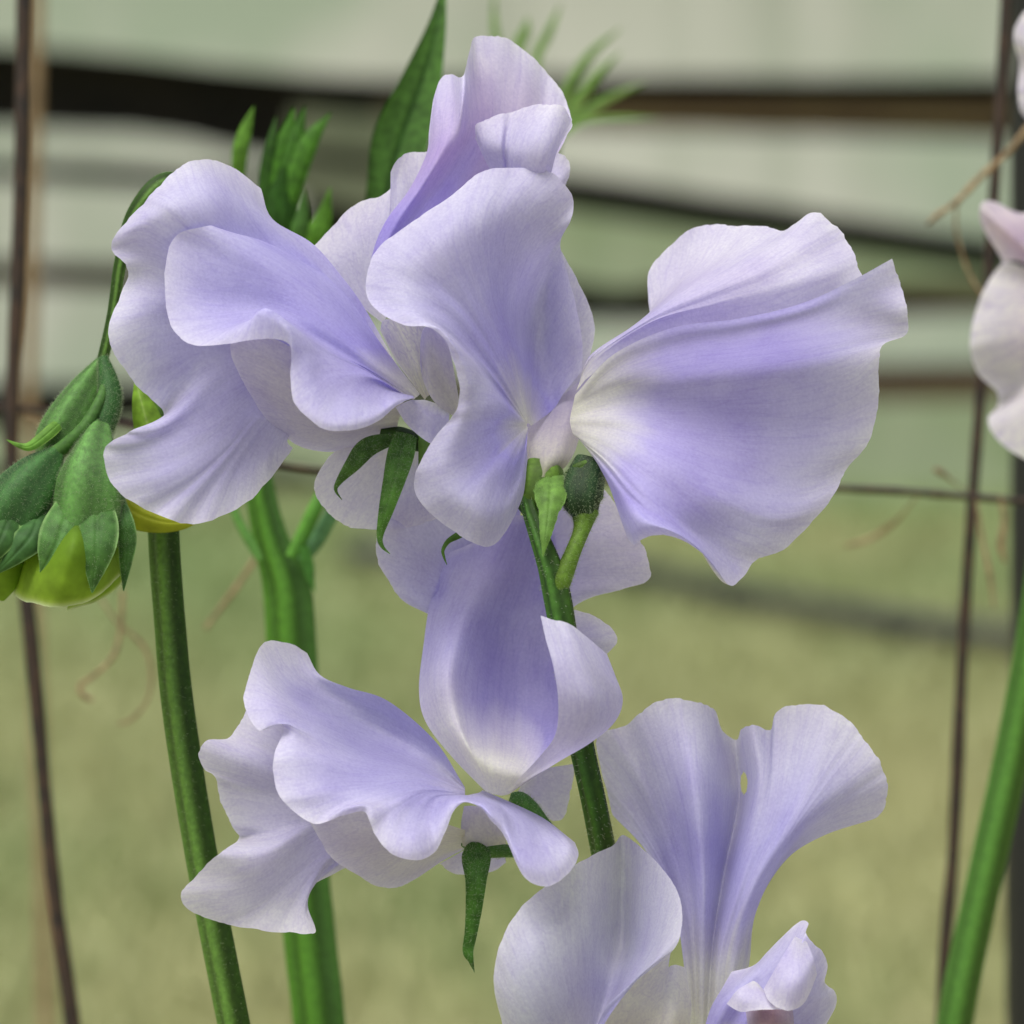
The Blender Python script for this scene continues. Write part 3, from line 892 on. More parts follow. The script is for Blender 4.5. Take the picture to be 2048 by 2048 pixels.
petal('wing_petal', [
    [(1061.8, 852, -4), (1105, 820, -9), (1125, 790, -9), (1145, 765, -8), (1163, 742, -6)],
    [(1060.8, 850, -3.8), (1090, 800, -10), (1110, 750, -11), (1140, 715, -9), (1165, 690, -5)],
    [(1059.8, 849, -3.6), (1075, 770, -10), (1090, 700, -12), (1120, 650, -10), (1152, 610, -5)],
    [(1058.8, 848, -3.4), (1062, 750, -9), (1068, 660, -12), (1095, 580, -11), (1126, 515, -5)],
    [(1058, 847.6, -3.2), (1052, 740, -7), (1050, 640, -10), (1080, 550, -9), (1122, 480, -3)],
    [(1057.4, 847.2, -3), (1045, 730, -5), (1035, 620, -6), (1070, 520, -4), (1142, 440, -1)],
    [(1056.8, 846.8, -2.8), (1040, 725, -4), (1025, 610, -4), (1060, 490, -1), (1147, 403, -1)],
    [(1056.4, 846.4, -2.8), (1035, 720, -3), (1012, 600, -2), (1040, 460, 2), (1127, 366, 0)],
    [(1056, 846.4, -2.6), (1030, 715, -2), (1000, 590, 0), (1010, 445, 4), (1086, 340, 0)],
    [(1055.8, 846.4, -2.6), (1022, 710, -1), (985, 590, 2), (970, 445, 6), (1007, 336, 1)],
    [(1055.6, 846.4, -2.6), (1015, 712, 0), (968, 590, 4), (935, 460, 7), (956, 348, 2)],
    [(1055.4, 846.4, -2.6), (1008, 715, 1), (950, 595, 5), (900, 480, 8), (898, 394, 3)],
    [(1055.2, 846.6, -2.6), (1000, 718, 2), (935, 600, 6), (865, 505, 8), (819, 447, 4)],
    [(1055, 846.8, -2.4), (995, 722, 2), (920, 610, 6), (830, 535, 8), (758, 494, 4)],
    [(1054.8, 847, -2.4), (990, 726, 3), (910, 620, 7), (815, 560, 8), (737, 535, 5)],
    [(1054.6, 847.2, -2.4), (985, 732, 3), (900, 635, 7), (810, 595, 9), (734, 590, 6)],
    [(1054.4, 847.4, -2.4), (980, 738, 3), (895, 650, 8), (825, 620, 10), (758, 624, 9)],
    [(1054.4, 847.6, -2.4), (978, 743, 4), (895, 665, 8), (850, 640, 11), (808, 650, 11)],
    [(1054.2, 847.6, -2.4), (976, 748, 4), (905, 680, 9), (880, 657, 12), (856, 654, 12)],
    [(1054.2, 847.8, -2.4), (976, 755, 4), (925, 700, 9), (905, 687, 12), (889, 679, 12)],
    [(1054, 848, -2.4), (980, 765, 4), (945, 730, 8), (925, 724, 11), (906, 721, 11)],
    [(1054, 848.2, -2.4), (990, 785, 4), (960, 770, 7), (940, 769, 10), (919, 769, 10)],
    [(1053.8, 848.4, -2.4), (1000, 805, 4), (965, 800, 7), (940, 802, 9), (917, 805, 9)],
    [(1053.8, 849.2, -2.4), (1000, 825, 4), (965, 825, 7), (935, 828, 9), (906, 832, 9)],
    [(1053.8, 850, -2.4), (1000, 845, 4), (960, 852, 7), (915, 862, 9), (870, 873, 8)],
    [(1053.8, 851, -2.4), (1000, 862, 4), (955, 885, 7), (895, 910, 9), (838, 930, 7)],
    [(1054, 852, -2.4), (1002, 880, 4), (955, 915, 7), (890, 950, 9), (829, 972, 6)],
    [(1054.2, 853, -2.4), (1005, 895, 4), (960, 940, 7), (905, 985, 9), (849, 1016, 6)],
    [(1054.4, 853.6, -2.4), (1010, 905, 4), (975, 960, 7), (940, 1015, 9), (906, 1062, 6)],
    [(1054.8, 854, -2.4), (1018, 915, 4), (992, 975, 6), (972, 1035, 8), (956, 1089, 6)],
    [(1055.2, 854, -2.4), (1028, 918, 3), (1010, 975, 5), (998, 1035, 6), (984, 1092, 4)],
    [(1055.6, 854, -2.4), (1038, 915, 2), (1030, 965, 3), (1024, 1010, 4), (1017, 1055, 2)],
    [(1056, 853.6, -2.4), (1048, 905, 0), (1047, 940, 1), (1047, 965, 1), (1047, 988, 0)],
    [(1056.2, 852.4, -2.6), (1054, 882, -1), (1054, 900, -1), (1055, 912, -1), (1055, 921, -2)],
], f2, recipe((0, CREAM), (0.12, srgb(200, 196, 220)), (0.3, VIOLET), (0.6, srgb(194, 190, 236)), (0.85, srgb(212, 210, 238)), (1, PALE)), ruffle=0.4, fringe=0.5, nu=8)
petal('wing_petal', [
    [(1110, 800, -13), (1140, 782, -13), (1160, 768, -12)],
    [(1110, 780, -13), (1150, 730, -13), (1186, 688, -11)],
    [(1105, 760, -13), (1145, 680, -13), (1186, 635, -11)],
    [(1100, 740, -13), (1130, 640, -13), (1158, 567, -11)],
    [(1090, 720, -13), (1105, 600, -13), (1120, 496, -11)],
], f2, R_PALE, nu=14, ruffle=0.2, fringe=0.5)
petal('wing_petal', [
    [(915, 838, 1), (870, 805, 2), (848, 765, 2), (840, 730, 3)],
    [(915, 832, 1), (875, 775, 2), (852, 722, 3), (842, 672, 3)],
    [(918, 827, 1), (890, 755, 2), (872, 702, 4), (858, 652, 6)],
    [(922, 822, 1), (912, 765, 3), (903, 715, 6), (893, 676, 9)],
], f2, R_UNDER, nu=14, ruffle=0.2, fringe=0.4)
petal('keel', [
    [(850, 800, -3), (815, 755, -2), (785, 710, -2), (760, 660, -2)],
    [(852, 796, -2), (825, 745, 0), (800, 695, 1), (768, 640, 1)],
    [(856, 792, -2), (842, 740, 1), (825, 690, 2), (800, 640, 2)],
    [(862, 788, -3), (862, 735, -1), (858, 690, 0), (845, 640, 0)],
], f2, R_WHITE, M_PALE, nu=14, ruffle=0.1, fringe=0.2)
petal('keel', [
    [(1062, 948, -3), (1046, 915, -5), (1042, 880, -7), (1050, 840, -9)],
    [(1072, 952, -1), (1066, 915, -3), (1068, 870, -6), (1080, 815, -11)],
    [(1086, 954, 0), (1092, 918, -1), (1098, 870, -5), (1112, 800, -11)],
    [(1100, 953, -1), (1118, 920, -2), (1130, 875, -5), (1148, 770, -12)],
    [(1112, 950, -3), (1140, 922, -5), (1160, 870, -9), (1186, 745, -13)],
], f2, recipe((0, srgb(170, 176, 110)), (0.25, srgb(224, 220, 204)), (0.6, srgb(208, 200, 210)), (1, srgb(190, 182, 220))), nu=12, ruffle=0.1, fringe=0.2)
ptube('calyx', [(1060, 1022, -1), (1070, 990, -1), (1082, 958, -2), (1088, 932, -3)], (14, 30, 46, 38), M_STEM, f2, srgb(80, 108, 40), ribs=5, rib=0.05, flat=0.7)
s_ = blade('sepal', [(1100, 930, -4), (1102, 975, 3), (1097, 1025, 5), (1091, 1072, 6), (1086, 1114, 6)], (20, 34, 20, 11, 0.5), M_GREEN, f2, srgb(104, 142, 66), tooth=0.08)
hairs(s_, f2, 700, seed=5, color=(0.35, 0.5, 0.2))

# ---- bloom 3: right
f3 = flower('broad smooth bloom spreading over the horizontal wire with a hanging point', 1170, 990)
petal('standard_petal', [
    [(1152, 782, -3), (1190, 745, -2), (1300, 692, -2), (1420, 672, -1), (1540, 656, -1), (1650, 622, -2), (1728, 580, -3)],
    [(1152.5, 780.8, -3), (1190, 724, -2), (1300, 650, 0), (1420, 620, 1), (1540, 595, 1), (1640, 560, 0), (1717, 530, -4)],
    [(1153, 779.6, -3), (1188, 721, -2), (1300, 645, 0), (1420, 605, 1), (1530, 570, 1), (1620, 530, -1), (1702, 495, -6)],
    [(1153.5, 778.4, -3), (1187, 719, -2), (1298, 643, 0), (1415, 595, 1), (1520, 550, 1), (1605, 500, -2), (1678, 458, -8)],
    [(1154, 777.2, -3), (1186, 717, -2), (1296, 642, 0), (1408, 585, 1), (1505, 535, 0), (1580, 480, -4), (1630, 425, -9)],
    [(1154.5, 776, -3), (1185, 716, -2), (1293, 641, 0), (1400, 578, 0), (1490, 525, -1), (1560, 480, -5), (1590, 447, -9)],
    [(1155, 774.8, -3), (1184, 715, -2), (1290, 640, -1), (1392, 573, -1), (1470, 522, -4), (1530, 485, -7), (1566, 461, -10)],
    [(1155.5, 773.6, -3), (1183, 714, -2), (1285, 641, -1), (1380, 572, -2), (1450, 520, -6), (1500, 480, -9), (1530, 453, -12)],
    [(1156, 772.4, -3), (1182, 713, -2), (1280, 643, -2), (1365, 575, -4), (1420, 525, -9), (1450, 485, -12), (1470, 451, -14)],
    [(1156.5, 771.2, -3), (1181, 712, -3), (1275, 646, -3), (1345, 585, -6), (1385, 535, -11), (1405, 495, -13), (1425, 448, -15)],
    [(1157, 770, -3), (1180, 711, -3), (1268, 650, -4), (1325, 600, -8), (1355, 555, -12), (1365, 510, -14), (1370, 466, -15)],
    [(1157.5, 768.8, -3), (1180, 711, -3), (1262, 655, -5), (1308, 615, -9), (1325, 580, -12), (1325, 540, -14), (1325, 508, -15)],
    [(1158, 767.6, -3), (1180, 712, -4), (1255, 662, -6), (1295, 635, -10), (1303, 610, -12), (1300, 575, -13), (1297, 545, -14)],
    [(1158.5, 766.4, -3), (1180, 714, -4), (1250, 670, -7), (1290, 655, -10), (1300, 645, -11), (1300, 630, -12), (1296, 600, -13)],
], f3, recipe((0, CREAM), (0.18, srgb(212, 208, 238)), (0.4, srgb(198, 190, 236)), (0.65, srgb(216, 210, 240)), (1, PALE)), ruffle=0.7)
petal('standard_petal', [
    [(1150, 790, 0), (1228, 708, 4), (1348, 655, 8), (1473, 638, 11), (1600, 608, 12), (1700, 563, 11), (1783, 518, 9)],
    [(1148, 800, 0), (1235, 725, 4), (1355, 680, 8), (1480, 662, 11), (1610, 632, 12), (1720, 590, 10), (1800, 566, 8)],
    [(1146, 810, 0), (1240, 745, 2), (1360, 708, 5), (1490, 692, 7), (1610, 670, 7), (1730, 640, 8), (1814, 622, 9)],
    [(1144, 818, 0), (1242, 765, 1), (1362, 738, 1), (1490, 722, 1), (1610, 705, 1), (1730, 680, 4), (1813, 668, 7)],
    [(1142, 826, 0), (1245, 785, 1), (1362, 768, -1), (1480, 755, -1.5), (1600, 738, -2), (1700, 712, 0), (1768, 688, 2)],
    [(1141, 832, 0), (1245, 805, 1), (1360, 800, 0), (1480, 795, -1.5), (1590, 785, -2.5), (1690, 760, -2), (1758, 718, -1)],
    [(1140, 838, 0), (1243, 825, 2), (1355, 835, 1.5), (1470, 840, -0.2), (1580, 840, -1.4), (1680, 825, -2), (1758, 790, -2)],
    [(1140, 844, 0), (1240, 845, 3), (1345, 868, 3.5), (1455, 885, 2), (1560, 895, 0.5), (1660, 890, -0.5), (1738, 880, -1.5)],
    [(1141, 850, 0), (1236, 862, 3), (1335, 900, 6), (1435, 935, 4.5), (1535, 960, 2), (1620, 965, 0), (1696, 936, -2)],
    [(1142, 856, 0), (1230, 880, 4), (1320, 930, 8), (1410, 980, 7.5), (1500, 1020, 5), (1570, 1035, 3), (1650, 1015, 0)],
    [(1144, 862, 0), (1222, 895, 4), (1300, 955, 8), (1380, 1010, 8), (1450, 1060, 5), (1520, 1085, 3), (1566, 1099, 1)],
    [(1146, 868, 0), (1214, 910, 4), (1285, 975, 9), (1350, 1030, 9), (1410, 1075, 6), (1460, 1105, 4), (1510, 1122, 2)],
    [(1150, 872, 0), (1210, 918, 4), (1275, 985, 9), (1335, 1035, 10), (1395, 1085, 8), (1435, 1130, 6), (1464, 1173, 5)],
    [(1153, 875, 0), (1208, 922, 4), (1265, 990, 9), (1320, 1037, 11), (1365, 1072, 11), (1395, 1097, 9), (1420, 1120, 7)],
    [(1156, 877, 0), (1205, 925, 3), (1255, 990, 8), (1295, 1035, 11), (1325, 1055, 12), (1345, 1065, 11), (1360, 1078, 9)],
    [(1158, 879, 0), (1200, 927, 3), (1240, 985, 7), (1265, 1030, 10), (1285, 1055, 11), (1295, 1065, 10), (1305, 1070, 9)],
    [(1160, 880, 0), (1196, 928, 2), (1228, 980, 5), (1248, 1030, 7), (1262, 1062, 8), (1268, 1078, 7), (1270, 1089, 6)],
    [(1162, 880, -1), (1193, 926, 0), (1215, 965, 2), (1230, 1005, 3), (1242, 1040, 4), (1249, 1060, 3), (1254, 1075, 2)],
], f3, recipe((0, CREAM), (0.12, srgb(226, 226, 224)), (0.3, srgb(190, 182, 240)), (0.6, srgb(182, 173, 238)), (0.8, LILAC), (1, PALE)), ruffle=0.6)
petal('standard_petal', [
    [(1405, 1108, 3), (1410, 1100, 3), (1420, 1090, 4)],
    [(1425, 1140, 3), (1435, 1125, 3), (1445, 1110, 3)],
    [(1445, 1164, 3), (1455, 1150, 3), (1465, 1130, 3)],
    [(1466, 1172, 3), (1475, 1160, 3), (1480, 1140, 3)],
], f3, R_STD, nu=10, ruffle=0.1, fringe=0.3)
ped = ptube('pedicel', [(1112, 1196, 1.5), (1122, 1164, 3.5), (1146, 1104, 3.2), (1163, 1060, 2), (1170, 1022, 1)], (14, 20, 16, 17, 28), M_STEM, f3, srgb(74, 98, 30), color2=srgb(86, 116, 40), n=60)
hairs(ped, f3, 700, seed=6)
cal = ptube('calyx', [(1170, 1048, 1), (1168, 1026, 1), (1163, 998, 1), (1168, 962, 0), (1180, 926, -1)], (17, 28, 41, 40, 34), M_STEM, f3, srgb(34, 56, 30), ribs=5, rib=0.05)
hairs(cal, f3, 1800, seed=7)
blade('sepal', [(1128, 950, -1), (1150, 938, 1.5), (1172, 928, 1.5), (1192, 914, 0)], (3, 9, 9, 1), M_GREEN, f3, srgb(84, 114, 50))
blade('sepal', [(1156, 955, 0), (1138, 984, 2.5), (1122, 1000, 3), (1106, 1008, 3)], (16, 16, 8, 0.5), M_GREEN, f3, srgb(40, 66, 34))

# ---- bloom 4: lower centre
f4 = flower('hooded bloom with a deep violet hollow hanging under the topmost flowers', 1010, 1590)
petal('standard_petal', [
    [(905, 1260, -9), (878, 1240, -10), (854, 1227, -9)],
    [(900, 1225, -9), (845, 1207, -8), (804, 1199, -8)],
    [(900, 1190, -9), (820, 1160, -7), (762, 1136, -6)],
    [(900, 1160, -10), (815, 1120, -7), (751, 1092, -5)],
    [(915, 1150, -12), (825, 1075, -8), (765, 1045, -6)],
    [(940, 1160, -13), (860, 1035, -9), (800, 990, -8)],
    [(975, 1150, -14), (900, 1010, -10), (870, 950, -9)],
    [(1010, 1140, -15), (975, 1000, -12), (965, 930, -11)],
    [(1045, 1135, -16), (1040, 1000, -13), (1040, 940, -12)],
], f4, recipe((0, VIOLET), (0.35, srgb(182, 176, 232)), (0.6, LILAC), (1, PALE)), nu=14, ruffle=0.5)
petal('standard_petal', [
    [(1070, 1215, -13), (1110, 1217, -12), (1142, 1218, -11)],
    [(1070, 1200, -13), (1130, 1200, -11), (1180, 1196, -10)],
    [(1070, 1185, -13), (1165, 1180, -10), (1248, 1178, -9)],
    [(1075, 1165, -13), (1190, 1155, -10), (1298, 1158, -8)],
    [(1075, 1145, -13), (1190, 1125, -10), (1298, 1118, -8)],
    [(1080, 1120, -13), (1190, 1085, -10), (1280, 1082, -9)],
    [(1085, 1090, -13), (1170, 1040, -11), (1240, 1020, -10)],
    [(1090, 1050, -13), (1140, 990, -12), (1190, 960, -11)],
], f4, recipe((0, VIOLET), (0.5, srgb(200, 194, 236)), (1, srgb(224, 220, 240))), nu=14, ruffle=0.5)
petal('standard_petal', [
    [(1100, 1250, -7), (1125, 1230, -7), (1150, 1220, -7)],
    [(1105, 1265, -7), (1150, 1250, -6), (1195, 1234, -7)],
    [(1105, 1280, -7), (1165, 1268, -5), (1227, 1259, -7)],
    [(1105, 1295, -7), (1170, 1288, -5), (1236, 1281, -7)],
    [(1105, 1310, -7), (1165, 1306, -6), (1220, 1302, -7)],
    [(1105, 1325, -8), (1155, 1320, -8), (1205, 1316, -9)],
], f4, R_PALE, nu=12, ruffle=0.5)
petal('wing_petal', [
    [(970, 1582, 4), (905, 1515, 2), (852, 1445, 0), (838, 1380, -2), (847, 1290, -5), (862, 1200, -8), (900, 1105, -10)],
    [(975, 1584, 5), (918, 1500, 5), (878, 1425, 3), (866, 1350, 1), (880, 1270, -3), (915, 1180, -8), (966, 1075, -10)],
    [(980, 1586, 5), (935, 1500, 7), (905, 1425, 5), (898, 1340, 3), (920, 1250, -3), (965, 1150, -8), (1018, 1035, -10)],
    [(985, 1588, 5), (950, 1510, 7), (928, 1435, 4), (928, 1345, 0), (955, 1240, -5), (1005, 1130, -9), (1050, 1030, -10)],
    [(990, 1589, 5), (972, 1520, 7), (966, 1455, 1), (968, 1360, -4), (990, 1260, -8), (1035, 1140, -10), (1075, 1020, -11)],
    [(995, 1590, 5), (1000, 1535, 7), (1005, 1480, 0), (1010, 1390, -6), (1020, 1290, -9), (1060, 1170, -11), (1095, 1040, -12)],
    [(1000, 1591, 5), (1030, 1542, 7), (1050, 1498, 0), (1055, 1415, -7), (1060, 1320, -9), (1085, 1200, -11), (1110, 1080, -12)],
    [(1005, 1591, 5), (1062, 1542, 7), (1095, 1496, 2), (1110, 1420, -6), (1105, 1340, -8), (1110, 1240, -10), (1120, 1160, -11)],
    [(1012, 1590, 5), (1090, 1535, 7), (1140, 1488, 5), (1160, 1420, 0), (1150, 1350, -2), (1140, 1290, -4), (1140, 1240, -6)],
    [(1018, 1588, 5), (1110, 1528, 6), (1182, 1484, 6), (1228, 1445, 4), (1245, 1400, 4), (1230, 1350, 4), (1214, 1308, 3)],
    [(1020, 1585, 6), (1110, 1522, 8), (1175, 1478, 10), (1200, 1415, 12), (1190, 1350, 12), (1168, 1300, 12), (1146, 1252, 11)],
    [(1018, 1582, 6), (1095, 1515, 9), (1145, 1468, 12), (1157, 1400, 14), (1142, 1340, 14), (1122, 1285, 13), (1108, 1240, 12)],
    [(1015, 1580, 6), (1080, 1512, 9), (1112, 1465, 12), (1116, 1395, 14), (1106, 1330, 14), (1092, 1280, 13), (1081, 1231, 12)],
], f4, [(0, recipe((0, CREAM), (0.2, srgb(226, 225, 226)), (0.4, srgb(212, 208, 232)), (0.6, srgb(176, 170, 228)), (1, srgb(176, 170, 228)))),
        (2.2, recipe((0, CREAM), (0.2, srgb(228, 227, 224)), (0.34, srgb(214, 211, 228)), (0.5, srgb(178, 172, 228)), (1, srgb(170, 162, 226)))),
        (4, recipe((0, CREAM), (0.13, srgb(226, 225, 218)), (0.22, srgb(200, 195, 224)), (0.33, srgb(150, 142, 214)), (0.62, srgb(158, 150, 220)), (1, srgb(166, 158, 224)))),
        (7, recipe((0, CREAM), (0.12, srgb(226, 225, 218)), (0.21, srgb(198, 193, 224)), (0.32, srgb(150, 142, 214)), (0.62, srgb(158, 150, 220)), (1, srgb(166, 158, 224)))),
        (9.5, recipe((0, CREAM), (0.16, srgb(216, 213, 228)), (0.35, srgb(196, 191, 230)), (0.7, srgb(212, 208, 234)), (1, PALE))),
        (12, recipe((0, CREAM), (0.2, srgb(210, 207, 232)), (0.6, srgb(206, 202, 232)), (1, PALE)))], ruffle=0.3, fringe=0.4, nu=12, nv=56)
petal('keel', [
    [(1050, 1545, -12), (1100, 1535, -12), (1147, 1528, -12)],
    [(1045, 1560, -12), (1100, 1565, -12), (1143, 1577, -12)],
    [(1040, 1575, -12), (1090, 1605, -12), (1122, 1640, -13)],
    [(1035, 1585, -12), (1060, 1608, -13), (1072, 1630, -14)],
], f4, R_PALE, nu=14, ruffle=0.3)
c4 = ptube('calyx', [(1130, 1690, -8), (1092, 1648, -5), (1064, 1618, -3), (1040, 1600, -2), (1020, 1594, -2)], (8, 10, 15, 17, 9), M_STEM, f4, srgb(70, 112, 54))
hairs(c4, f4, 700, seed=8)

# ---- bloom 5: lower left
f5 = flower('strongly ruffled bloom low beside the two green stalks, one long sepal hanging', 960, 1700)
petal('standard_petal', [
    [(770, 1580, -9), (670, 1505, -10), (585, 1440, -10), (515, 1395, -10)],
    [(769, 1590, -6), (660, 1535, -5), (570, 1475, -4), (490, 1426, -5)],
    [(768, 1595, -5), (650, 1560, -4), (550, 1510, -3), (456, 1474, -3)],
    [(766, 1600, -5), (640, 1575, -4), (530, 1530, -2), (414, 1480, 0)],
    [(764, 1605, -5), (635, 1585, -4), (520, 1548, -2), (397, 1506, 1)],
    [(762, 1610, -5), (630, 1595, -4), (515, 1568, -3), (407, 1538, 0)],
    [(760, 1615, -5), (630, 1605, -4), (520, 1585, -4), (429, 1554, -2)],
    [(758, 1620, -5), (630, 1620, -4), (525, 1615, -4), (442, 1605, -3)],
    [(757, 1625, -5), (630, 1635, -4), (535, 1650, -4), (467, 1655, -4)],
    [(756, 1630, -5), (630, 1645, -4), (545, 1675, -3), (476, 1680, -5)],
    [(756, 1633, -5), (630, 1655, -4), (535, 1700, 1), (440, 1705, 5)],
    [(756, 1636, -5), (632, 1665, -4), (520, 1735, 2), (392, 1750, 7)],
    [(756, 1640, -5), (634, 1680, -4), (510, 1770, 1), (361, 1793, 5)],
    [(757, 1643, -5), (636, 1695, -4), (520, 1790, 0), (389, 1826, 3)],
    [(758, 1646, -5), (640, 1710, -4), (540, 1800, -1), (456, 1848, 1)],
    [(760, 1650, -5), (648, 1720, -4), (580, 1810, -2), (554, 1863, 0)],
    [(763, 1654, -5), (655, 1725, -4), (610, 1810, -2), (622, 1868, 0)],
    [(766, 1657, -6), (660, 1730, -5), (612, 1800, -3), (629, 1850, -1)],
    [(770, 1660, -6), (665, 1732, -5), (615, 1790, -4), (606, 1812, -3)],
    [(774, 1660, -6), (675, 1732, -5), (620, 1775, -5), (598, 1790, -5)],
    [(780, 1660, -7), (690, 1725, -6), (645, 1755, -6), (627, 1768, -7)],
    [(785, 1658, -7), (720, 1705, -7), (700, 1725, -8), (690, 1737, -8)],
], f5, recipe((0, srgb(200, 196, 226)), (0.3, srgb(190, 186, 228)), (0.7, srgb(208, 205, 234)), (1, srgb(226, 225, 238))), ruffle=0.6)
petal('wing_petal', [
    [(930, 1575, 0), (870, 1482, -1), (776, 1402, -3), (696, 1375, -5), (640, 1350, -6), (614, 1306, -9)],
    [(930, 1576, 0), (860, 1490, -3), (765, 1425, -6), (680, 1395, -7), (610, 1350, -6), (578, 1286, -8)],
    [(930, 1577, 0), (850, 1500, -4), (755, 1445, -7), (660, 1405, -6), (580, 1360, -3), (531, 1284, -5)],
    [(930, 1578, 1), (845, 1510, -4), (745, 1460, -7), (640, 1420, -4), (560, 1375, 0), (512, 1310, -1)],
    [(930, 1579, 1), (840, 1520, -3), (735, 1475, -5), (630, 1430, -1), (550, 1395, 3), (494, 1370, 3)],
    [(930, 1579, 1), (835, 1528, -2), (725, 1488, -3), (625, 1445, 1), (550, 1415, 5), (489, 1410, 5)],
    [(930, 1580, 1), (832, 1535, 0), (720, 1500, -1), (625, 1460, 3), (560, 1440, 6), (518, 1461, 7)],
    [(930, 1580, 1), (830, 1540, 1), (715, 1512, 1), (630, 1475, 4), (580, 1450, 6), (555, 1444, 5)],
    [(930, 1581, 1), (828, 1546, 2), (712, 1525, 3), (635, 1495, 5), (590, 1475, 6), (565, 1462, 5)],
    [(930, 1582, 2), (828, 1552, 3), (712, 1540, 5), (640, 1520, 7), (590, 1510, 8), (547, 1516, 8)],
    [(930, 1583, 2), (828, 1560, 4), (715, 1558, 6), (645, 1555, 8), (600, 1560, 9), (549, 1562, 9)],
    [(930, 1584, 2), (830, 1566, 5), (722, 1575, 7), (660, 1585, 9), (615, 1595, 10), (567, 1602, 10)],
    [(930, 1585, 2), (833, 1572, 5), (735, 1588, 8), (685, 1605, 9), (655, 1625, 10), (626, 1647, 11)],
    [(930, 1586, 2), (838, 1577, 6), (755, 1597, 8.5), (715, 1608, 10.5), (695, 1615, 11.5), (683, 1632, 11)],
    [(930, 1587, 2), (842, 1580, 6), (775, 1603, 8.5), (745, 1610, 10.5), (732, 1612, 11.5), (725, 1622, 11)],
    [(930, 1587, 2), (846, 1583, 6), (785, 1610, 9), (760, 1622, 11), (746, 1630, 12), (738, 1638, 12)],
    [(930, 1588, 2), (850, 1587, 6), (797, 1620, 9), (775, 1645, 11), (760, 1668, 12), (752, 1672, 12)],
    [(930, 1588, 2), (858, 1592, 6), (815, 1632, 9), (800, 1668, 12), (790, 1695, 13), (785, 1708, 13)],
    [(930, 1589, 2), (866, 1595, 6), (838, 1635, 9), (833, 1670, 12), (831, 1700, 13), (830, 1721, 13)],
    [(930, 1589, 2), (880, 1595, 5), (862, 1630, 8), (862, 1660, 10), (866, 1685, 11), (870, 1703, 11)],
    [(930, 1590, 2), (893, 1594, 5.5), (882, 1618, 8.5), (882, 1640, 10), (885, 1655, 10.5), (888, 1668, 10.5)],
    [(932, 1590, 2), (905, 1592, 5.5), (900, 1602, 8), (900, 1612, 9.5), (903, 1620, 10), (907, 1625, 10)],
    [(936, 1590, 2), (925, 1592, 5.5), (922, 1596, 8), (923, 1600, 9.5), (926, 1603, 10), (929, 1605, 10)],
    [(945, 1588, 2), (945, 1593, 5.5), (948, 1598, 8), (953, 1604, 9.5), (957, 1610, 10), (960, 1615, 10)],
    [(955, 1586, 2), (968, 1597, 6), (975, 1606, 9), (978, 1616, 10.5), (980, 1628, 11.5), (980, 1638, 11)],
    [(958, 1585, 2), (985, 1602, 6), (1000, 1618, 8), (1006, 1640, 10), (1009, 1660, 11), (1010, 1675, 11)],
    [(960, 1584, 2), (1000, 1608, 6), (1025, 1638, 8), (1033, 1675, 11), (1040, 1720, 13), (1048, 1753, 13)],
    [(962, 1583, 1), (1015, 1612, 5), (1055, 1650, 7), (1072, 1690, 10), (1085, 1735, 12), (1096, 1773, 12)],
    [(963, 1582, 1), (1030, 1614, 4), (1080, 1652, 5), (1105, 1685, 8), (1125, 1720, 10), (1138, 1744, 10)],
    [(964, 1581, 0), (1035, 1613, 2), (1088, 1645, 3), (1118, 1668, 5), (1140, 1690, 7), (1156, 1712, 7)],
    [(965, 1580, 0), (1025, 1606, 0), (1070, 1627, 0), (1100, 1645, 1), (1125, 1665, 2), (1150, 1685, 3)],
], f5, recipe((0, srgb(206, 203, 230)), (0.2, srgb(182, 178, 232)), (0.5, srgb(182, 178, 232)), (0.75, LILAC), (1, PALE)), ruffle=0.4, fringe=0.5)
petal('wing_petal', [
    [(930, 1660, 2), (830, 1630, 7), (725, 1615, 8), (600, 1612, 8)],
    [(930, 1668, 1), (820, 1655, 5), (730, 1655, 6), (640, 1680, 5)],
    [(930, 1676, 0), (820, 1678, 2), (740, 1692, 2), (669, 1721, 1)],
    [(930, 1682, -1), (830, 1698, -1), (770, 1724, -3), (718, 1752, -5)],
    [(930, 1686, -2), (840, 1710, -3), (795, 1740, -6), (754, 1772, -8)],
    [(932, 1689, -3), (860, 1715, -5), (820, 1745, -8), (792, 1775, -10)],
    [(934, 1691, -3), (880, 1712, -6), (855, 1735, -9), (832, 1757, -11)],
    [(936, 1692, -4), (905, 1705, -6), (895, 1713, -8), (885, 1722, -10)],
    [(938, 1693, -4), (932, 1694, -6), (930, 1696, -7), (928, 1698, -8)],
], f5, R_UNDER, nu=12, ruffle=0.3, fringe=0.5)
petal('wing_petal', [
    [(925, 1692, 0), (922, 1650, 1), (928, 1612, 3)],
    [(948, 1697, 0), (950, 1650, 2), (952, 1612, 4)],
    [(980, 1692, 1), (982, 1655, 3), (975, 1622, 5)],
    [(1012, 1688, 2), (1010, 1668, 5), (996, 1640, 7)],
], f5, R_UNDER, nu=12, ruffle=0.1, fringe=0.2)
petal('keel', [
    [(960, 1680, -6), (920, 1705, -8), (878, 1728, -9)],
    [(970, 1685, -6), (945, 1722, -8), (915, 1748, -9)],
    [(985, 1690, -6), (980, 1725, -8), (975, 1745, -9)],
    [(1005, 1690, -6), (1010, 1710, -8), (1012, 1725, -9)],
], f5, R_PALE, nu=12, ruffle=0.2)
c5 = ptube('calyx', [(1110, 1705, -8), (1060, 1706, -5), (1015, 1702, -3), (980, 1700, -1), (950, 1694, -1), (925, 1688, -2)], (9, 10, 13, 16, 17, 5), M_STEM, f5, srgb(66, 104, 40))
hairs(c5, f5, 500, seed=9)
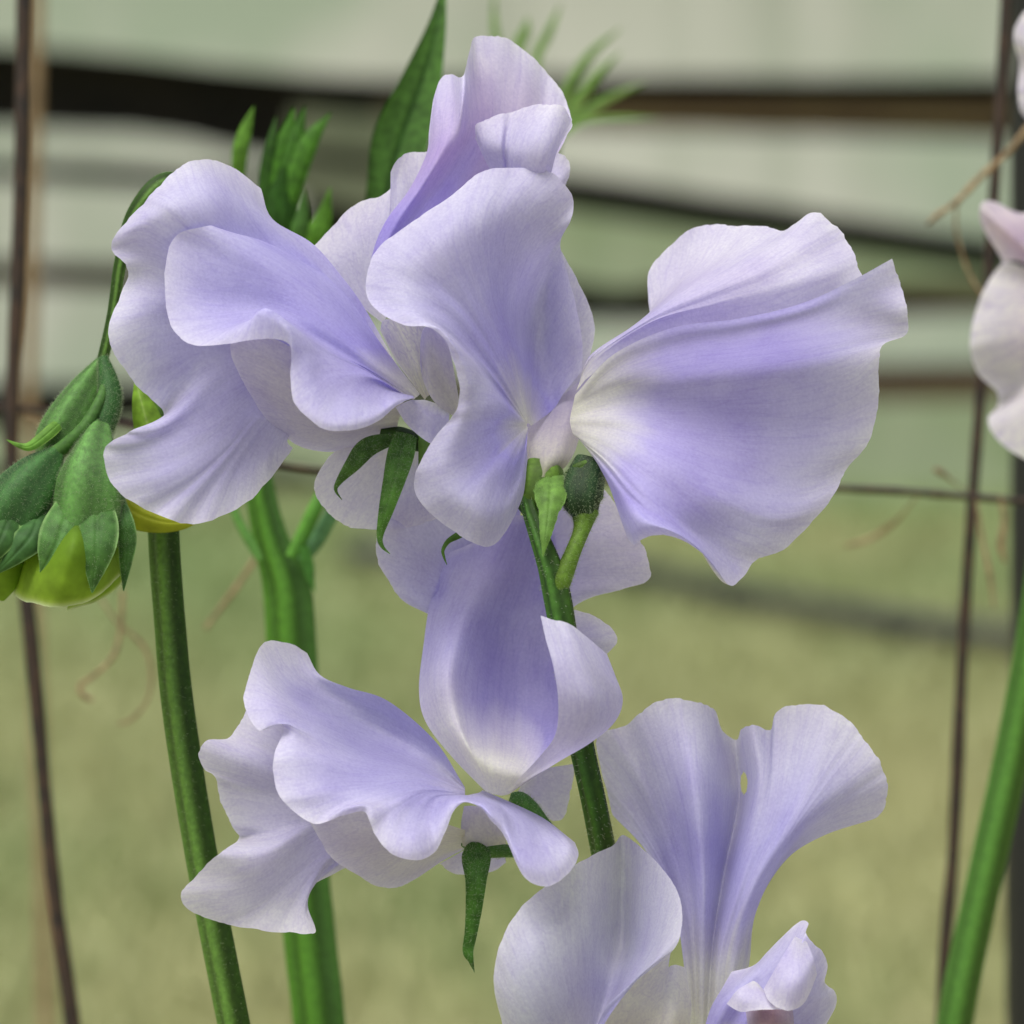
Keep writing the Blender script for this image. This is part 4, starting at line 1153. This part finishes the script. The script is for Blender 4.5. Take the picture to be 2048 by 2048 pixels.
s_ = blade('sepal', [(950, 1668, -1), (952, 1700, 2), (952, 1755, 4), (948, 1815, 4), (942, 1865, 4), (936, 1902, 4), (942, 1922, 4), (949, 1945, 3)], (10, 29, 22, 17, 13, 11, 6, 0.5), M_GREEN, f5, srgb(66, 108, 40), cup=0.5)
hairs(s_, f5, 1300, seed=10)

# ---- bloom 6: bottom right
f6 = flower('fan-shaped bloom opening at the foot of the stem with a notched upright petal', 1420, 2070)
petal('standard_petal', [
    [(1380, 2090, -3), (1370, 1950, -4), (1345, 1800, -6), (1290, 1700, -8), (1225, 1630, -9)],
    [(1384, 2090, -3), (1375, 1940, -4), (1350, 1790, -6), (1285, 1660, -8), (1208, 1560, -9)],
    [(1388, 2090, -3), (1380, 1930, -4), (1355, 1770, -5), (1285, 1610, -8), (1193, 1476, -10)],
    [(1392, 2090, -3), (1386, 1920, -3), (1365, 1755, -4), (1310, 1590, -6), (1246, 1452, -10)],
    [(1395, 2090, -3), (1392, 1915, -3), (1378, 1750, -3), (1335, 1575, -4), (1275, 1429, -8)],
    [(1398, 2090, -3), (1398, 1910, -2), (1390, 1745, -1), (1360, 1570, -2), (1313, 1402, -7)],
    [(1401, 2090, -3), (1404, 1908, -2), (1402, 1740, 0), (1385, 1565, 0), (1361, 1398, -6)],
    [(1404, 2090, -3), (1409, 1906, -2), (1412, 1740, 0), (1410, 1565, -1), (1402, 1405, -7)],
    [(1407, 2090, -3), (1414, 1905, -3), (1425, 1742, -2), (1435, 1570, -4), (1430, 1420, -9)],
    [(1410, 2090, -4), (1419, 1904, -4), (1438, 1745, -6), (1460, 1580, -9), (1445, 1462, -12)],
    [(1413, 2090, -4), (1424, 1903, -5), (1448, 1748, -9), (1478, 1600, -13), (1473, 1480, -14)],
    [(1417, 2090, -4), (1429, 1903, -4), (1458, 1748, -6), (1495, 1590, -8), (1483, 1458, -8)],
    [(1421, 2090, -3), (1434, 1903, -3), (1468, 1748, -3), (1512, 1570, -3), (1505, 1449, -4)],
    [(1425, 2090, -3), (1440, 1905, -2), (1478, 1752, -1), (1528, 1580, -2), (1540, 1460, -6)],
    [(1430, 2090, -3), (1446, 1907, -2), (1487, 1757, 0), (1545, 1590, -2), (1552, 1425, -9)],
    [(1435, 2090, -3), (1452, 1910, -2), (1495, 1763, 0), (1562, 1600, -1), (1592, 1410, -8)],
    [(1440, 2090, -3), (1458, 1915, -2), (1503, 1770, 1), (1580, 1612, 0), (1645, 1412, -7)],
    [(1445, 2090, -3), (1465, 1920, -2), (1510, 1778, 1), (1595, 1625, 1), (1692, 1437, -6)],
    [(1450, 2090, -3), (1472, 1925, -2), (1515, 1788, 0), (1605, 1640, 1), (1735, 1490, -5)],
    [(1455, 2090, -3), (1480, 1930, -3), (1518, 1798, -1), (1608, 1655, 0), (1762, 1530, -5)],
    [(1460, 2090, -4), (1487, 1935, -4), (1518, 1806, -2), (1605, 1668, -2), (1776, 1575, -6)],
    [(1465, 2090, -4), (1493, 1935, -5), (1516, 1812, -4), (1600, 1680, -4), (1757, 1632, -8)],
    [(1470, 2090, -5), (1498, 1930, -7), (1513, 1818, -6), (1580, 1712, -6), (1690, 1650, -9)],
], f6, recipe((0, CREAM), (0.22, srgb(224, 224, 226)), (0.38, srgb(196, 192, 236)), (0.6, srgb(182, 178, 234)), (0.82, srgb(204, 202, 238)), (1, PALE)), hole=(1488, 1566, 7, 22), ruffle=0.5, nu=22, nv=110)
petal('wing_petal', [
    [(1150, 2150, 4), (1090, 2130, 7), (1040, 2090, 8), (1005, 2050, 7)],
    [(1150, 2140, 4), (1080, 2080, 9), (1030, 2020, 10), (987, 1960, 8)],
    [(1155, 2130, 4), (1090, 2040, 10), (1040, 1960, 11), (1004, 1878, 8)],
    [(1160, 2120, 4), (1110, 2010, 10), (1070, 1910, 11), (1036, 1822, 7)],
    [(1165, 2110, 4), (1130, 1990, 9), (1105, 1880, 9), (1080, 1782, 5)],
    [(1170, 2105, 4), (1155, 1970, 7), (1145, 1850, 6), (1138, 1737, 2)],
    [(1175, 2100, 4), (1180, 1965, 4), (1185, 1840, 2), (1183, 1711, -2)],
    [(1178, 2095, 4), (1205, 1960, 1), (1218, 1850, -5), (1225, 1692, -6)],
    [(1180, 2090, 4), (1225, 1955, -1), (1245, 1870, -9), (1247, 1671, -8)],
    [(1182, 2088, 4), (1240, 1960, 1), (1268, 1880, -2), (1282, 1695, -4)],
    [(1184, 2086, 4), (1245, 1970, 3), (1290, 1890, 2), (1318, 1730, 0)],
    [(1185, 2085, 4), (1245, 1985, 5), (1310, 1890, 5), (1349, 1772, 4)],
    [(1186, 2085, 4), (1240, 2000, 6), (1310, 1910, 7), (1364, 1818, 7)],
    [(1186, 2086, 4), (1230, 2015, 6), (1300, 1930, 8), (1362, 1860, 9)],
    [(1185, 2088, 4), (1215, 2030, 5), (1270, 1960, 8), (1344, 1903, 9)],
    [(1180, 2092, 4), (1195, 2050, 4), (1220, 2005, 5), (1272, 1962, 6)],
], f6, recipe((0, srgb(196, 192, 226)), (0.3, srgb(180, 178, 222)), (0.6, srgb(196, 198, 222)), (1, srgb(216, 217, 230))), ruffle=0.3, fringe=0.5, nu=12)  # greyer colour carries the shade of the blooms above
petal('wing_petal', [
    [(1400, 2090, 3), (1420, 2020, 3), (1445, 1975, 2), (1463, 1944, 0)],
    [(1410, 2090, 4), (1440, 2010, 5), (1475, 1965, 4), (1508, 1930, 0)],
    [(1420, 2090, 4), (1460, 2005, 6), (1505, 1945, 4), (1536, 1902, 0)],
    [(1430, 2090, 4), (1485, 2000, 5), (1540, 1920, 4), (1576, 1862, 0)],
    [(1440, 2090, 4), (1505, 1995, 5), (1570, 1905, 5), (1602, 1842, 0)],
    [(1450, 2090, 4), (1520, 1995, 6), (1585, 1905, 7), (1617, 1846, 2)],
    [(1460, 2090, 4), (1530, 1995, 7), (1590, 1920, 9), (1612, 1866, 5)],
    [(1470, 2090, 4), (1540, 2000, 7), (1598, 1940, 8), (1625, 1886, 5)],
    [(1480, 2090, 4), (1555, 2010, 7), (1610, 1950, 7), (1646, 1904, 3)],
    [(1490, 2090, 3), (1570, 2025, 6), (1620, 1975, 6), (1655, 1932, 1)],
    [(1500, 2090, 3), (1585, 2040, 5), (1630, 1995, 5), (1650, 1965, -1)],
    [(1510, 2090, 2), (1590, 2055, 4), (1640, 2015, 2), (1669, 1984, -3)],
    [(1520, 2090, 1), (1600, 2070, 2), (1645, 2045, 0), (1672, 2010, -4)],
    [(1530, 2095, 0), (1600, 2085, 1), (1630, 2070, 0), (1650, 2055, -4)],
], f6, recipe((0, CREAM), (0.2, VIOLET), (0.6, srgb(186, 182, 230)), (1, PALE)), ruffle=0.4, fringe=0.5)
petal('wing_petal', [
    [(1590, 1872, 6), (1555, 1930, 10), (1527, 1978, 10)],
    [(1593, 1874, 6), (1565, 1945, 12), (1538, 2002, 12)],
    [(1597, 1876, 6), (1580, 1950, 13), (1560, 2017, 13)],
    [(1602, 1878, 6), (1597, 1950, 13), (1585, 2020, 13)],
    [(1608, 1880, 6), (1612, 1945, 12), (1612, 2001, 11)],
    [(1614, 1884, 6), (1628, 1920, 9), (1634, 1950, 7)],
], f6, R_PALE, nu=14, ruffle=0.3, fringe=0.4)
petal('wing_petal', [
    [(1505, 1962, 9), (1475, 1980, 10), (1453, 2008, 9)],
    [(1508, 1962, 9), (1490, 1995, 11), (1482, 2023, 11)],
    [(1515, 1966, 9), (1520, 1995, 11), (1525, 2020, 12)],
    [(1522, 1974, 9), (1550, 2005, 11), (1582, 2019, 12)],
], f6, R_PALE, nu=14, ruffle=0.2, fringe=0.3)
petal('keel', [
    [(1490, 2015, 6), (1495, 2050, 7), (1500, 2100, 6)],
    [(1515, 2012, 8), (1518, 2050, 10), (1520, 2100, 9)],
    [(1545, 2012, 8), (1548, 2050, 10), (1548, 2100, 9)],
    [(1585, 2015, 6), (1588, 2050, 7), (1585, 2100, 6)],
], f6, [(0, recipe((0, srgb(176, 164, 190)), (1, srgb(186, 176, 200)))), (1.2, recipe((0, srgb(150, 112, 104)), (1, srgb(176, 140, 134)))), (2, recipe((0, srgb(168, 128, 128)), (1, srgb(186, 150, 152)))), (3, recipe((0, srgb(176, 160, 180)), (1, srgb(190, 178, 200))))], nu=12, ruffle=0.1, fringe=0.2)
petal('keel', [
    [(1150, 2110, -4), (1190, 2050, -3), (1262, 1965, -3), (1348, 1872, -6)],
    [(1250, 2100, -1), (1268, 2040, 0), (1300, 1985, 0), (1337, 1930, -2)],
    [(1300, 2100, 2), (1315, 2045, 3), (1330, 1990, 3), (1342, 1932, -1)],
    [(1330, 2100, 3), (1345, 2050, 4), (1355, 1995, 3), (1352, 1930, -1)],
    [(1370, 2100, 1), (1380, 2050, 1), (1382, 2000, 0), (1370, 1935, -3)],
], f6, recipe((0, srgb(216, 210, 196)), (0.5, srgb(226, 224, 222)), (1, srgb(232, 232, 236))), nu=14, ruffle=0.1, fringe=0.3)
ptube('calyx', [(1290, 2120, -10), (1320, 2150, -6), (1360, 2150, -4), (1400, 2120, -3)], (14, 20, 46, 50), M_STEM, f6, G_SEPAL, ribs=5, rib=0.06)
ptube('pedicel', [(1062, 1030, -1), (1000, 960, -8), (930, 915, -9), (870, 895, -7)], (12, 11, 11, 13), M_STEM, f1, G_DARK)

# ------------------------------------------------------------------ budding stalk at the left
bp = P(470, 2060, -20)
buds = empty('sweet_pea_bud_stalk', (bp[0], bp[1], 0))
tag(buds, 'arching dark green stalk of unopened hairy sweet pea buds nodding past the wire', 'sweet pea')
raw = [(198, 745, -17), (210, 700, -17), (226, 625, -17), (240, 530, -17), (262, 445, -17), (296, 390, -17), (330, 364, -18), (356, 378, -19), (352, 470, -20), (332, 650, -20), (322, 850, -20), (327, 1062, -20), (340, 1250, -20), (358, 1430, -20), (404, 1718, -20), (470, 2060, -20), (560, 2500, -22)]
pts, srad = to_ground(PP(raw), RS(raw, (10, 10, 10, 11, 14, 16, 17, 19, 22, 26, 28, 28, 28, 29, 29, 29, 30)))
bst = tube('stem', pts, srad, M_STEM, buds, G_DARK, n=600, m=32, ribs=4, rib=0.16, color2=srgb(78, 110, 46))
hairs(bst, buds, 9000, length=0.00045, seed=11)

def bud(label, x, y):
    e = empty('bud', P(x, y, -14), buds)
    e['label'] = label
    return e

b1 = bud('upper bud with one sepal curling out towards the wire', 195, 730)
c = ptube('calyx', [(204, 722, -17), (172, 780, -16), (138, 840, -15), (106, 888, -14), (88, 925, -14)], (12, 33, 44, 38, 16), M_STEM, b1, G_BUD, n=60, m=28, ribs=5, rib=0.06)
hairs(c, b1, 2600, seed=12)
blade('sepal', [(150, 815, -16), (114, 850, -11.5), (84, 876, -10), (58, 893, -9), (36, 890, -9), (12, 879, -9)], (3, 12, 12, 9, 5, 0.5), M_GREEN, b1, srgb(104, 150, 60), edge=srgb(140, 176, 84))
c = ptube('bract', [(206, 715, -15), (216, 760, -14), (220, 800, -13), (208, 848, -12), (196, 880, -12)], (10, 20, 24, 24, 20), M_STEM, b1, srgb(44, 82, 36), n=50, m=24)
hairs(c, b1, 1800, seed=13)

b2 = bud('plump bud in the middle with three pointed sepals over lime petals', 190, 850)
c = ptube('calyx', [(206, 805, -15), (200, 850, -12), (190, 905, -9.5), (182, 970, -8), (172, 1082, -8.5)], (10, 22, 44, 68, 74), M_STEM, b2, srgb(78, 118, 58), n=60, m=32, ribs=5, rib=0.05)
hairs(c, b2, 6000, seed=14)
R_LIME = recipe((0, srgb(70, 104, 28)), (0.6, srgb(112, 146, 36)), (0.93, srgb(130, 160, 48)), (0.97, srgb(160, 182, 84)), (1, srgb(170, 190, 92)))
petal('petal', [
    [(130, 1010, -12), (80, 1070, -11), (45, 1130, -11), (26, 1184, -12)],
    [(140, 1010, -9), (100, 1075, -6), (65, 1140, -6), (42, 1200, -8)],
    [(150, 1010, -8), (120, 1080, -3), (85, 1150, -3), (62, 1206, -5)],
    [(160, 1010, -8), (145, 1085, -1), (125, 1160, -1), (110, 1214, -3)],
    [(170, 1010, -8), (170, 1085, -2), (165, 1155, -2), (160, 1208, -4)],
    [(180, 1010, -9), (195, 1080, -4), (200, 1140, -4), (205, 1186, -6)],
    [(190, 1010, -11), (215, 1070, -8), (232, 1120, -8), (240, 1150, -9)],
], b2, R_LIME, M_BUD, nu=10, ruffle=0.5, fringe=0.5)
petal('petal', [
    [(160, 1050, -14), (150, 1110, -13), (140, 1170, -12), (134, 1222, -12)],
    [(180, 1050, -13), (185, 1110, -10), (185, 1160, -9), (186, 1206, -9)],
    [(200, 1050, -13), (215, 1100, -9), (222, 1145, -8), (226, 1184, -9)],
    [(220, 1050, -14), (240, 1090, -11), (250, 1125, -11), (252, 1155, -12)],
], b2, R_LIME, M_BUD, nu=10, ruffle=0.3, fringe=0.5)
for pp, hw, cc in (([(156, 960, -9), (130, 1035, -4), (116, 1080, -2.5), (97, 1118, -2.5), (80, 1145, -3.5)], (14, 40, 42, 28, 1), srgb(82, 124, 62)),
                   ([(190, 960, -8), (194, 1035, -3.5), (193, 1085, -1.5), (190, 1128, -1.5), (184, 1186, -2.5)], (14, 40, 40, 27, 1), srgb(72, 112, 54)),
                   ([(222, 960, -11), (246, 1034, -6.5), (254, 1080, -6), (251, 1125, -6), (247, 1182, -6)], (8, 18, 19, 13, 1), srgb(66, 106, 50))):
    s_ = blade('sepal', pp, hw, M_GREEN, b2, cc, edge=srgb(140, 176, 110), cup=0.3)
    hairs(s_, b2, 700, seed=int(hw[1]) + 40)

b3 = bud('dark lower bud lying outermost on the stalk', 110, 905)
ptube('pedicel', [(212, 735, -16), (204, 790, -12), (172, 850, -10.5), (134, 888, -10.5), (104, 912, -11)], (5, 10, 13, 14, 16), M_STEM, b3, srgb(64, 100, 44), n=50)
c = ptube('calyx', [(120, 898, -11), (84, 945, -10), (44, 1000, -9), (4, 1058, -9), (-30, 1100, -9)], (12, 46, 64, 66, 50), M_STEM, b3, srgb(50, 86, 42), n=60, m=32, ribs=5, rib=0.06)
hairs(c, b3, 3200, seed=15)
ptube('petal', [(0, 1060, -12), (2, 1120, -11), (4, 1165, -11), (4, 1200, -12)], (50, 48, 34, 6), M_BUD, b3, srgb(124, 158, 44), n=50, m=24, flat=0.7)
blade('sepal', [(84, 985, -10), (66, 1062, -4), (30, 1108, -3), (-12, 1150, -4)], (12, 32, 22, 2), M_GREEN, b3, srgb(62, 100, 52), edge=srgb(132, 168, 100))
blade('sepal', [(30, 1000, -8), (4, 1070, -3), (-30, 1140, -3)], (14, 30, 2), M_GREEN, b3, srgb(58, 94, 46), edge=srgb(132, 168, 100))

b4 = bud('yellow-green bud half hidden behind the left bloom', 260, 800)
blade('petal', [(240, 985, -16), (262, 1018, -15), (312, 1040, -14), (368, 1044, -14), (424, 1022, -14)], (16, 34, 26, 14, 1), M_BUD, b4, srgb(168, 176, 50), cup=0.6)
blade('sepal', [(272, 758, -16), (282, 800, -15), (300, 862, -15), (330, 940, -15)], (4, 20, 32, 34), M_GREEN, b4, srgb(120, 158, 52), rib_col=srgb(150, 180, 90), cup=0.5)
ptube('calyx', [(322, 850, -19), (310, 900, -18), (296, 950, -17), (286, 1000, -17)], (12, 26, 34, 30), M_STEM, b4, G_BUD, n=40)

# ------------------------------------------------------------------ leafy shoot behind
sp = P(640, 2060, -96)
shoot = empty('sweet_pea_leafy_shoot', (sp[0], sp[1], 0))
tag(shoot, 'bright green forked leafy shoot with a tall lance-shaped leaf, slightly out of focus', 'sweet pea')
raw = [(560, 330, -94), (556, 420, -94), (548, 520, -95), (528, 700, -95), (512, 880, -95), (520, 980, -95), (542, 1080, -95), (572, 1170, -95), (582, 1274, -95), (592, 1480, -96), (602, 1700, -96), (622, 1900, -96), (640, 2060, -96), (680, 2500, -98)]
pts, srad = to_ground(PP(raw), RS(raw, (12, 16, 20, 22, 24, 25, 30, 40, 42, 43, 44, 44, 44, 44)))
tube('stem', pts, srad, M_STEM, shoot, srgb(54, 88, 34), n=500, m=40, ribs=4, rib=0.22, flat=0.55, color2=srgb(66, 108, 32))
ptube('petiole', [(582, 1115, -92), (606, 1070, -92), (634, 1010, -92), (680, 930, -94)], (12, 15, 15, 12), M_STEM, shoot, srgb(84, 134, 48), color2=srgb(64, 110, 36), flat=0.6)
ptube('petiole', [(600, 1120, -95), (634, 1080, -95), (668, 1020, -95), (720, 950, -98)], (14, 16, 15, 12), M_STEM, shoot, srgb(86, 128, 84), flat=0.6)
ptube('petiole', [(520, 1120, -92), (498, 1080, -92), (472, 1030, -92), (450, 960, -92)], (8, 10, 9, 8), M_STEM, shoot, srgb(84, 128, 60), flat=0.6)
blade('stipule', [(606, 1090, -91), (616, 1130, -91), (622, 1160, -91), (630, 1185, -91)], (10, 12, 7, 0.5), M_GREEN, shoot, srgb(64, 112, 44))
blade('leaf', [(740, 470, -90), (772, 390, -89), (800, 285, -89), (838, 178, -89), (872, 60, -89), (890, -40, -90)], (22, 40, 56, 43, 20, 2), M_GREEN, shoot, srgb(70, 108, 46), rib_col=srgb(34, 68, 20), cup=-0.35, n=60)
for pp, hw, cc in (([(476, 350, -93), (480, 300, -92), (492, 255, -92), (508, 212, -92)], (14, 16, 12, 1), srgb(88, 130, 46)),
                   ([(548, 470, -93), (552, 390, -92), (568, 300, -92), (588, 214, -93)], (24, 28, 24, 1), srgb(62, 108, 26)),
                   ([(556, 460, -93), (572, 380, -91), (590, 290, -91), (610, 212, -92)], (20, 24, 20, 1), srgb(54, 96, 24)),
                   ([(560, 450, -91), (588, 360, -90), (620, 280, -90), (662, 226, -91)], (18, 22, 18, 1), srgb(70, 116, 36)),
                   ([(540, 440, -92), (534, 360, -92), (542, 290, -92), (552, 232, -93)], (14, 18, 12, 1), srgb(44, 80, 20)),
                   ([(540, 500, -91), (558, 440, -90), (560, 390, -90), (570, 330, -90)], (30, 34, 26, 2), srgb(40, 78, 18)),
                   ([(590, 500, -91), (598, 460, -90), (606, 420, -90), (609, 378, -90)], (16, 18, 12, 1), srgb(66, 104, 44)),
                   ([(620, 505, -91), (634, 470, -90), (648, 430, -90), (661, 374, -90)], (26, 26, 16, 1), srgb(78, 122, 36))):
    blade('leaf', pp, hw, M_GREEN, shoot, cc, cup=0.4)

# ------------------------------------------------------------------ second shoot, narrow leaflets above the top bloom
tp = P(1190, 2060, -127)
tuft = empty('sweet_pea_shoot_tip', (tp[0], tp[1], 0))
tag(tuft, 'thin shoot tip with narrow grass-like leaflets fanning out behind the topmost bloom', 'sweet pea')
raw = [(1120, 262, -155), (1085, 420, -151), (1080, 620, -139), (1085, 900, -119), (1100, 1150, -117), (1130, 1360, -117), (1165, 1500, -117), (1206, 1700, -119), (1240, 1900, -121), (1262, 2060, -123), (1290, 2500, -125)]
pts, srad = to_ground(PP(raw), RS(raw, (9, 12, 14, 14, 14, 14, 14, 14, 15, 16, 18)))
tube('stem', pts, srad, M_STEM, tuft, G_MID, n=400, m=16)
for pp, w in (([(1060, 260, -230), (1010, 130, -230), (990, 60, -230), (988, -30, -230)], 10),
              ([(1080, 260, -230), (1038, 110, -230), (1050, 65, -230), (1056, 34, -230)], 14),
              ([(1095, 250, -230), (1072, 130, -230), (1098, 65, -230), (1122, 8, -230)], 11),
              ([(1110, 260, -230), (1132, 180, -230), (1180, 110, -230), (1242, 56, -230)], 12),
              ([(1115, 265, -230), (1146, 215, -230), (1190, 155, -230), (1242, 104, -230)], 13),
              ([(1118, 270, -230), (1160, 232, -230), (1220, 195, -230), (1292, 164, -230)], 11),
              ([(1118, 275, -230), (1170, 243, -230), (1240, 236, -230), (1318, 236, -230)], 8)):
    blade('leaflet', pp, (w * 0.5, w * 0.8, w * 0.75, 1), M_GREEN, tuft, srgb(112, 146, 74), cup=0.3)

# ------------------------------------------------------------------ pale flower spray entering from the right
rp = P(1880, 2100, -115)
pale = empty('pale_sweet_pea_spray', (rp[0], rp[1], 0))
tag(pale, 'smooth green stalk carrying pale pinkish white sweet pea blooms beside the dark post', 'sweet pea')
raw = [(2130, 560, -111), (2120, 760, -112), (2098, 1000, -113), (2072, 1240, -114), (2030, 1480, -115), (1982, 1700, -115), (1938, 1900, -115), (1908, 2060, -115), (1840, 2500, -117)]
pts, srad = to_ground(PP(raw), RS(raw, (18, 24, 28, 32, 34, 34, 34, 34, 34)))
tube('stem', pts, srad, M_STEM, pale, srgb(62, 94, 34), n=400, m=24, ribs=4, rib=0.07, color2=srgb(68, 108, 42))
R_WHITEPINK = recipe((0, srgb(226, 216, 220)), (0.35, srgb(228, 216, 224)), (0.75, srgb(228, 225, 224)), (1, srgb(234, 232, 230)))
pf = flower('pale pinkish white bloom with a rounded scalloped edge', 2130, 620, -107, pale)
petal('standard_petal', [
    [(2150, 560, -103), (2130, 480, -103), (2120, 400, -105), (2100, 380, -107)],
    [(2145, 565, -103), (2110, 500, -102), (2080, 440, -103), (2048, 426, -105)],
    [(2140, 570, -103), (2090, 520, -101), (2030, 450, -100), (1985, 402, -102)],
    [(2140, 575, -103), (2085, 530, -101), (2020, 470, -99), (1961, 412, -99)],
    [(2140, 580, -103), (2085, 545, -102), (2025, 490, -101), (1965, 452, -101)],
    [(2140, 585, -103), (2090, 560, -103), (2045, 525, -104), (2006, 522, -105)],
], pf, recipe((0, srgb(214, 190, 212)), (0.6, srgb(222, 200, 216)), (1, srgb(232, 222, 226))), M_PALE, nu=14, ruffle=0.5, fringe=0.4)
petal('standard_petal', [
    [(2145, 590, -105), (2095, 560, -105), (2050, 535, -105), (2008, 522, -106)],
    [(2145, 600, -105), (2090, 585, -103), (2030, 570, -102), (1977, 562, -102)],
    [(2145, 615, -105), (2085, 615, -102), (2015, 615, -100), (1951, 620, -100)],
    [(2145, 630, -105), (2085, 645, -101), (2010, 670, -99), (1940, 690, -99)],
    [(2145, 645, -105), (2090, 675, -101), (2020, 715, -100), (1956, 748, -101)],
    [(2148, 655, -105), (2095, 700, -102), (2040, 755, -102), (1993, 782, -104)],
    [(2148, 660, -105), (2100, 715, -103), (2045, 780, -103), (1994, 812, -106)],
    [(2148, 665, -105), (2105, 730, -102), (2045, 800, -101), (1976, 838, -101)],
    [(2150, 670, -105), (2110, 745, -102), (2055, 830, -100), (1992, 876, -100)],
    [(2155, 675, -105), (2130, 770, -102), (2090, 870, -100), (2050, 918, -100)],
    [(2165, 680, -105), (2160, 780, -103), (2150, 880, -102), (2140, 945, -102)],
    [(2180, 680, -105), (2200, 780, -104), (2220, 860, -104), (2230, 910, -104)],
], pf, R_WHITEPINK, M_PALE, nu=10, ruffle=0.5, fringe=0.4)
ptube('calyx', [(2128, 575, -111), (2138, 600, -109), (2150, 640, -107), (2160, 680, -106)], (18, 34, 40, 26), M_STEM, pf, G_SEPAL)
pg = flower('second pale bloom higher on the same stalk, mostly past the dark post', 2170, 240, -107, pale)
petal('standard_petal', [
    [(2170, 200, -105), (2140, 120, -104), (2110, 50, -104), (2085, -10, -105)],
    [(2165, 210, -105), (2120, 130, -103), (2080, 70, -102), (2046, 26, -103)],
    [(2160, 220, -105), (2110, 150, -102), (2065, 100, -101), (2027, 70, -102)],
    [(2160, 230, -105), (2110, 175, -102), (2070, 145, -102), (2038, 128, -104)],
    [(2160, 240, -105), (2110, 205, -102), (2070, 190, -102), (2035, 184, -103)],
    [(2160, 250, -105), (2120, 235, -103), (2085, 235, -103), (2044, 226, -103)],
    [(2165, 260, -105), (2135, 265, -104), (2110, 275, -104), (2080, 262, -105)],
], pg, R_WHITEPINK, M_PALE, nu=12, ruffle=0.5, fringe=0.4)
ptube('pedicel', [(2130, 560, -111), (2150, 460, -110), (2175, 340, -108), (2180, 250, -107)], (12, 12, 13, 26), M_STEM, pg, G_MID)

# ------------------------------------------------------------------ dry tendrils on the wires
def tendril(pts, rad, label):
    w = PP(pts)
    o = tube('dry_tendril', w, RS(pts, [0.75 * r for r in rad]), M_TAN, None, (0, 0, 0), n=90, m=10, jitter=0.15, seed=len(pts))
    tag(o, label, 'tendril', 'dry tendrils left on the wire mesh')
tendril([(245, 1180, -149), (242, 1250, -149), (228, 1310, -149), (190, 1350, -149), (160, 1372, -149), (168, 1392, -149), (186, 1400, -149)], (5, 6, 6, 6, 6, 7, 5), 'curled dry brown tendril hanging below the plump middle bud')
tendril([(200, 1195, -152), (235, 1245, -152), (285, 1290, -152), (302, 1340, -152), (295, 1400, -152), (262, 1440, -152), (235, 1448, -152)], (3, 4, 5, 5, 4, 4, 3), 'faint hooked tan tendril between the rusty wire and the dark stalk')
tendril([(410, 1258, -156), (450, 1205, -156), (490, 1150, -156), (530, 1085, -156), (560, 1040, -156)], (5, 7, 7, 6, 5), 'straight dry twig slanting up to the forked green shoot')
tendril([(2080, 225, -154), (2020, 300, -154), (1960, 355, -154), (1915, 402, -154), (1875, 430, -154), (1855, 448, -154)], (8, 8, 8, 8, 7, 4), 'tan tendril reaching from the dark post towards the boards')
tendril([(1915, 400, -154), (1912, 450, -155), (1925, 510, -156), (1945, 560, -156), (1965, 590, -154)], (4, 4, 4, 4, 3), 'thin brown tendril drooping behind the pale bloom tip')
tendril([(1952, 1000, -154), (1965, 1080, -154), (1980, 1150, -154), (1988, 1215, -154)], (3, 6, 6, 3), 'short dry leaf stalk hanging from the wire crossing')
tendril([(2000, 990, -154), (2008, 1040, -154), (2002, 1090, -154), (2010, 1125, -154)], (5, 7, 9, 4), 'withered rusty leaf scrap dangling by the dark post')
tendril([(1690, 1092, -182), (1740, 1078, -182), (1775, 1055, -180), (1796, 1038, -172), (1822, 1008, -164), (1840, 986, -159)], (4, 6, 7, 5, 2.5, 2), 'blurred tan twig beneath the horizontal wire')
tendril([(10, 850, -152), (40, 836, -152), (78, 842, -152), (88, 870, -152), (60, 900, -152), (40, 935, -152)], (5, 6, 6, 6, 5, 4), 'dry tendril loop wrapped round the rusty wire by the upper bud')
tendril([(1868, 938, -156), (1880, 944, -156), (1892, 952, -157), (1918, 972, -160), (1944, 992, -163)], (6, 9, 5, 2, 2), 'small brown withered speck stuck above the wire crossing')
